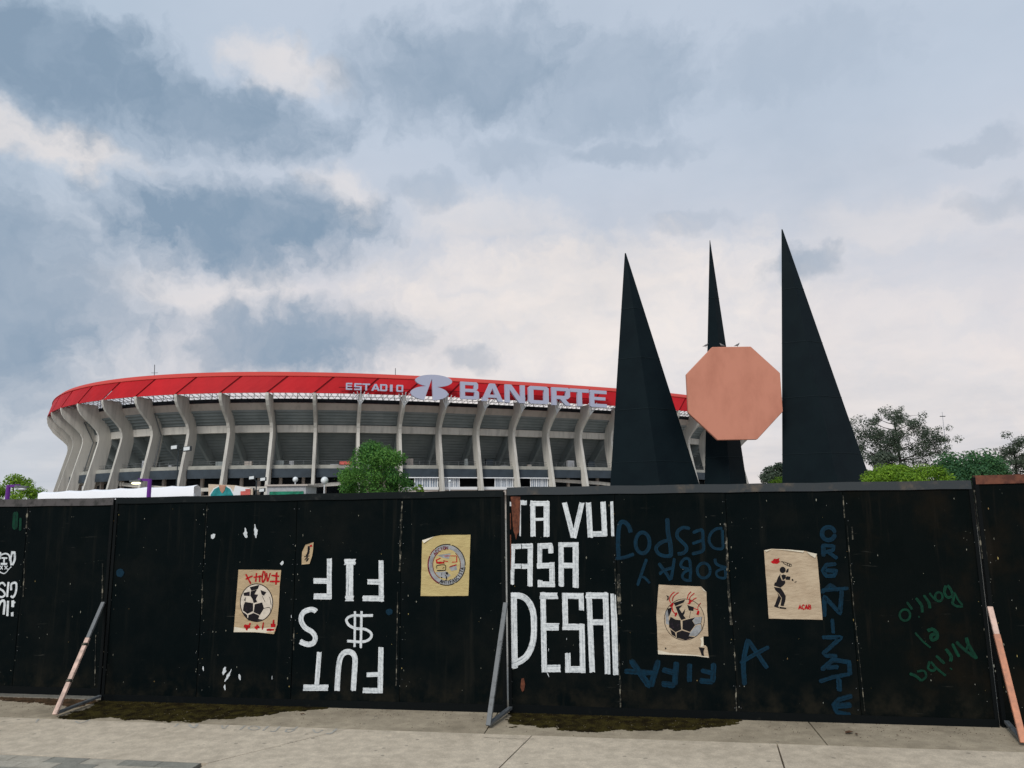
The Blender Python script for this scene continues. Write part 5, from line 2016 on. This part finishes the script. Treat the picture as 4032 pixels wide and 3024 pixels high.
dome_tree('dull grey green bush under the tall airy tree', 3490, 1775, 95, 100, M['leaf_grey'], M['bark_dark'], 49, 9000, .34, group=GT, name='bush_tree', clumps=26, hz=7.)
dome_tree('broad deep green tree below the thin mast', 3810, 1762, 150, 78, M['leaf_deep'], M['bark'], 51, 16000, .30, group=GT, name='broad_tree', clumps=46, hz=7.5)


def airy_tree(label, trunk, tips, Yd, lm, seed, clump, n, leaf, group=GT, name='airy_tree'):
    """open crown: limbs fork towards clumps of leaves given where they show"""
    r = random.Random(seed)
    P = [at(x, y, Yd) for x, y in trunk]
    base = Vector((P[0].x, P[0].y, 0))
    o = empty(name, base, label, 'tree', group)
    b = MB()
    T_ = [base-Vector((0, 0, .05))]+P
    b.tube(T_, [.24-.17*i/(len(T_)-1) for i in range(len(T_))], 7)
    bl = []
    for (x, y, s) in tips:
        c = at(x, y, Yd)+Vector((0, r.uniform(-2.5, 2.5), 0))
        # spring from the nearest lower trunk point
        k = max([q for q in P if q.z < c.z-.3] or [P[0]], key=lambda q: q.z-abs(q.x-c.x)*1.1 if q.z < c.z-abs(q.x-c.x)*.35 else q.z*-.2)
        m1 = k.lerp(c, .45)+Vector((r.uniform(-.3, .3), 0, -.25*abs(c.x-k.x)*.3))
        b.tube([k, m1, c], [.085, .055, .022], 5)
        for q in range(6):
            d = Vector((r.gauss(0, 1), r.gauss(0, 1), r.gauss(0, .7)))*s*clump*.55
            e = c+d
            b.tube([m1.lerp(c, .6), e], [.035, .012], 4, False)
            bl.append((e.x, e.y, e.z, s*clump*r.uniform(.25, .6)))
    leaf_cloud(bl, n, leaf, seed+3, .8).build('crown', lm, o)
    b.build('trunk', M['bark_dark'], o)


z5 = zoom(2950, 1500, 2.044)
tips = [(1110, 275, 1), (1200, 275, 1), (1060, 300, .8), (1340, 345, 1.1), (1290, 320, .9), (1040, 310, .6), (1160, 310, .9), (850, 430, 1), (980, 400, 1), (900, 470, 1.1), (1070, 420, 1), (1030, 470, 1.1), (1280, 430, 1.1), (1400, 430, 1.1), (1480, 460, 1),
        (1350, 500, 1), (1440, 520, 1.2), (1480, 560, .8), (1120, 480, 1), (1250, 540, 1.2), (1000, 540, 1.2), (920, 580, 1.2), (1090, 560, 1.2), (1380, 590, 1.2), (1430, 640, 1.1), (1200, 600, 1.2), (860, 510, .8), (1180, 420, .8)]
airy_tree('tall airy dark gum tree with bare limbs showing against the sky', [z5(p) for p in ((1215, 640), (1200, 560), (1195, 470), (1180, 400), (1170, 350), (1165, 300))], [(*z5((x, y)), s) for x, y, s in tips], 110, M['leaf_dark'], 61, 2.0, 19000, .25)
tips = [(2110, 510, 1), (2150, 520, 1), (2080, 560, 1), (2050, 590, .9), (2130, 570, 1), (2090, 640, 1), (2200, 590, 1), (2140, 660, 1), (2080, 680, 1), (2230, 640, 1), (2180, 720, 1.2), (2260, 700, 1.2), (2120, 730, 1)]
airy_tree('slim dark gum tree beside the red awning', [z5(p) for p in ((2150, 760), (2145, 680), (2135, 600), (2130, 540))], [(*z5((x, y)), s) for x, y, s in tips], 100, M['leaf_dark'], 63, 1.5, 6000, .23)
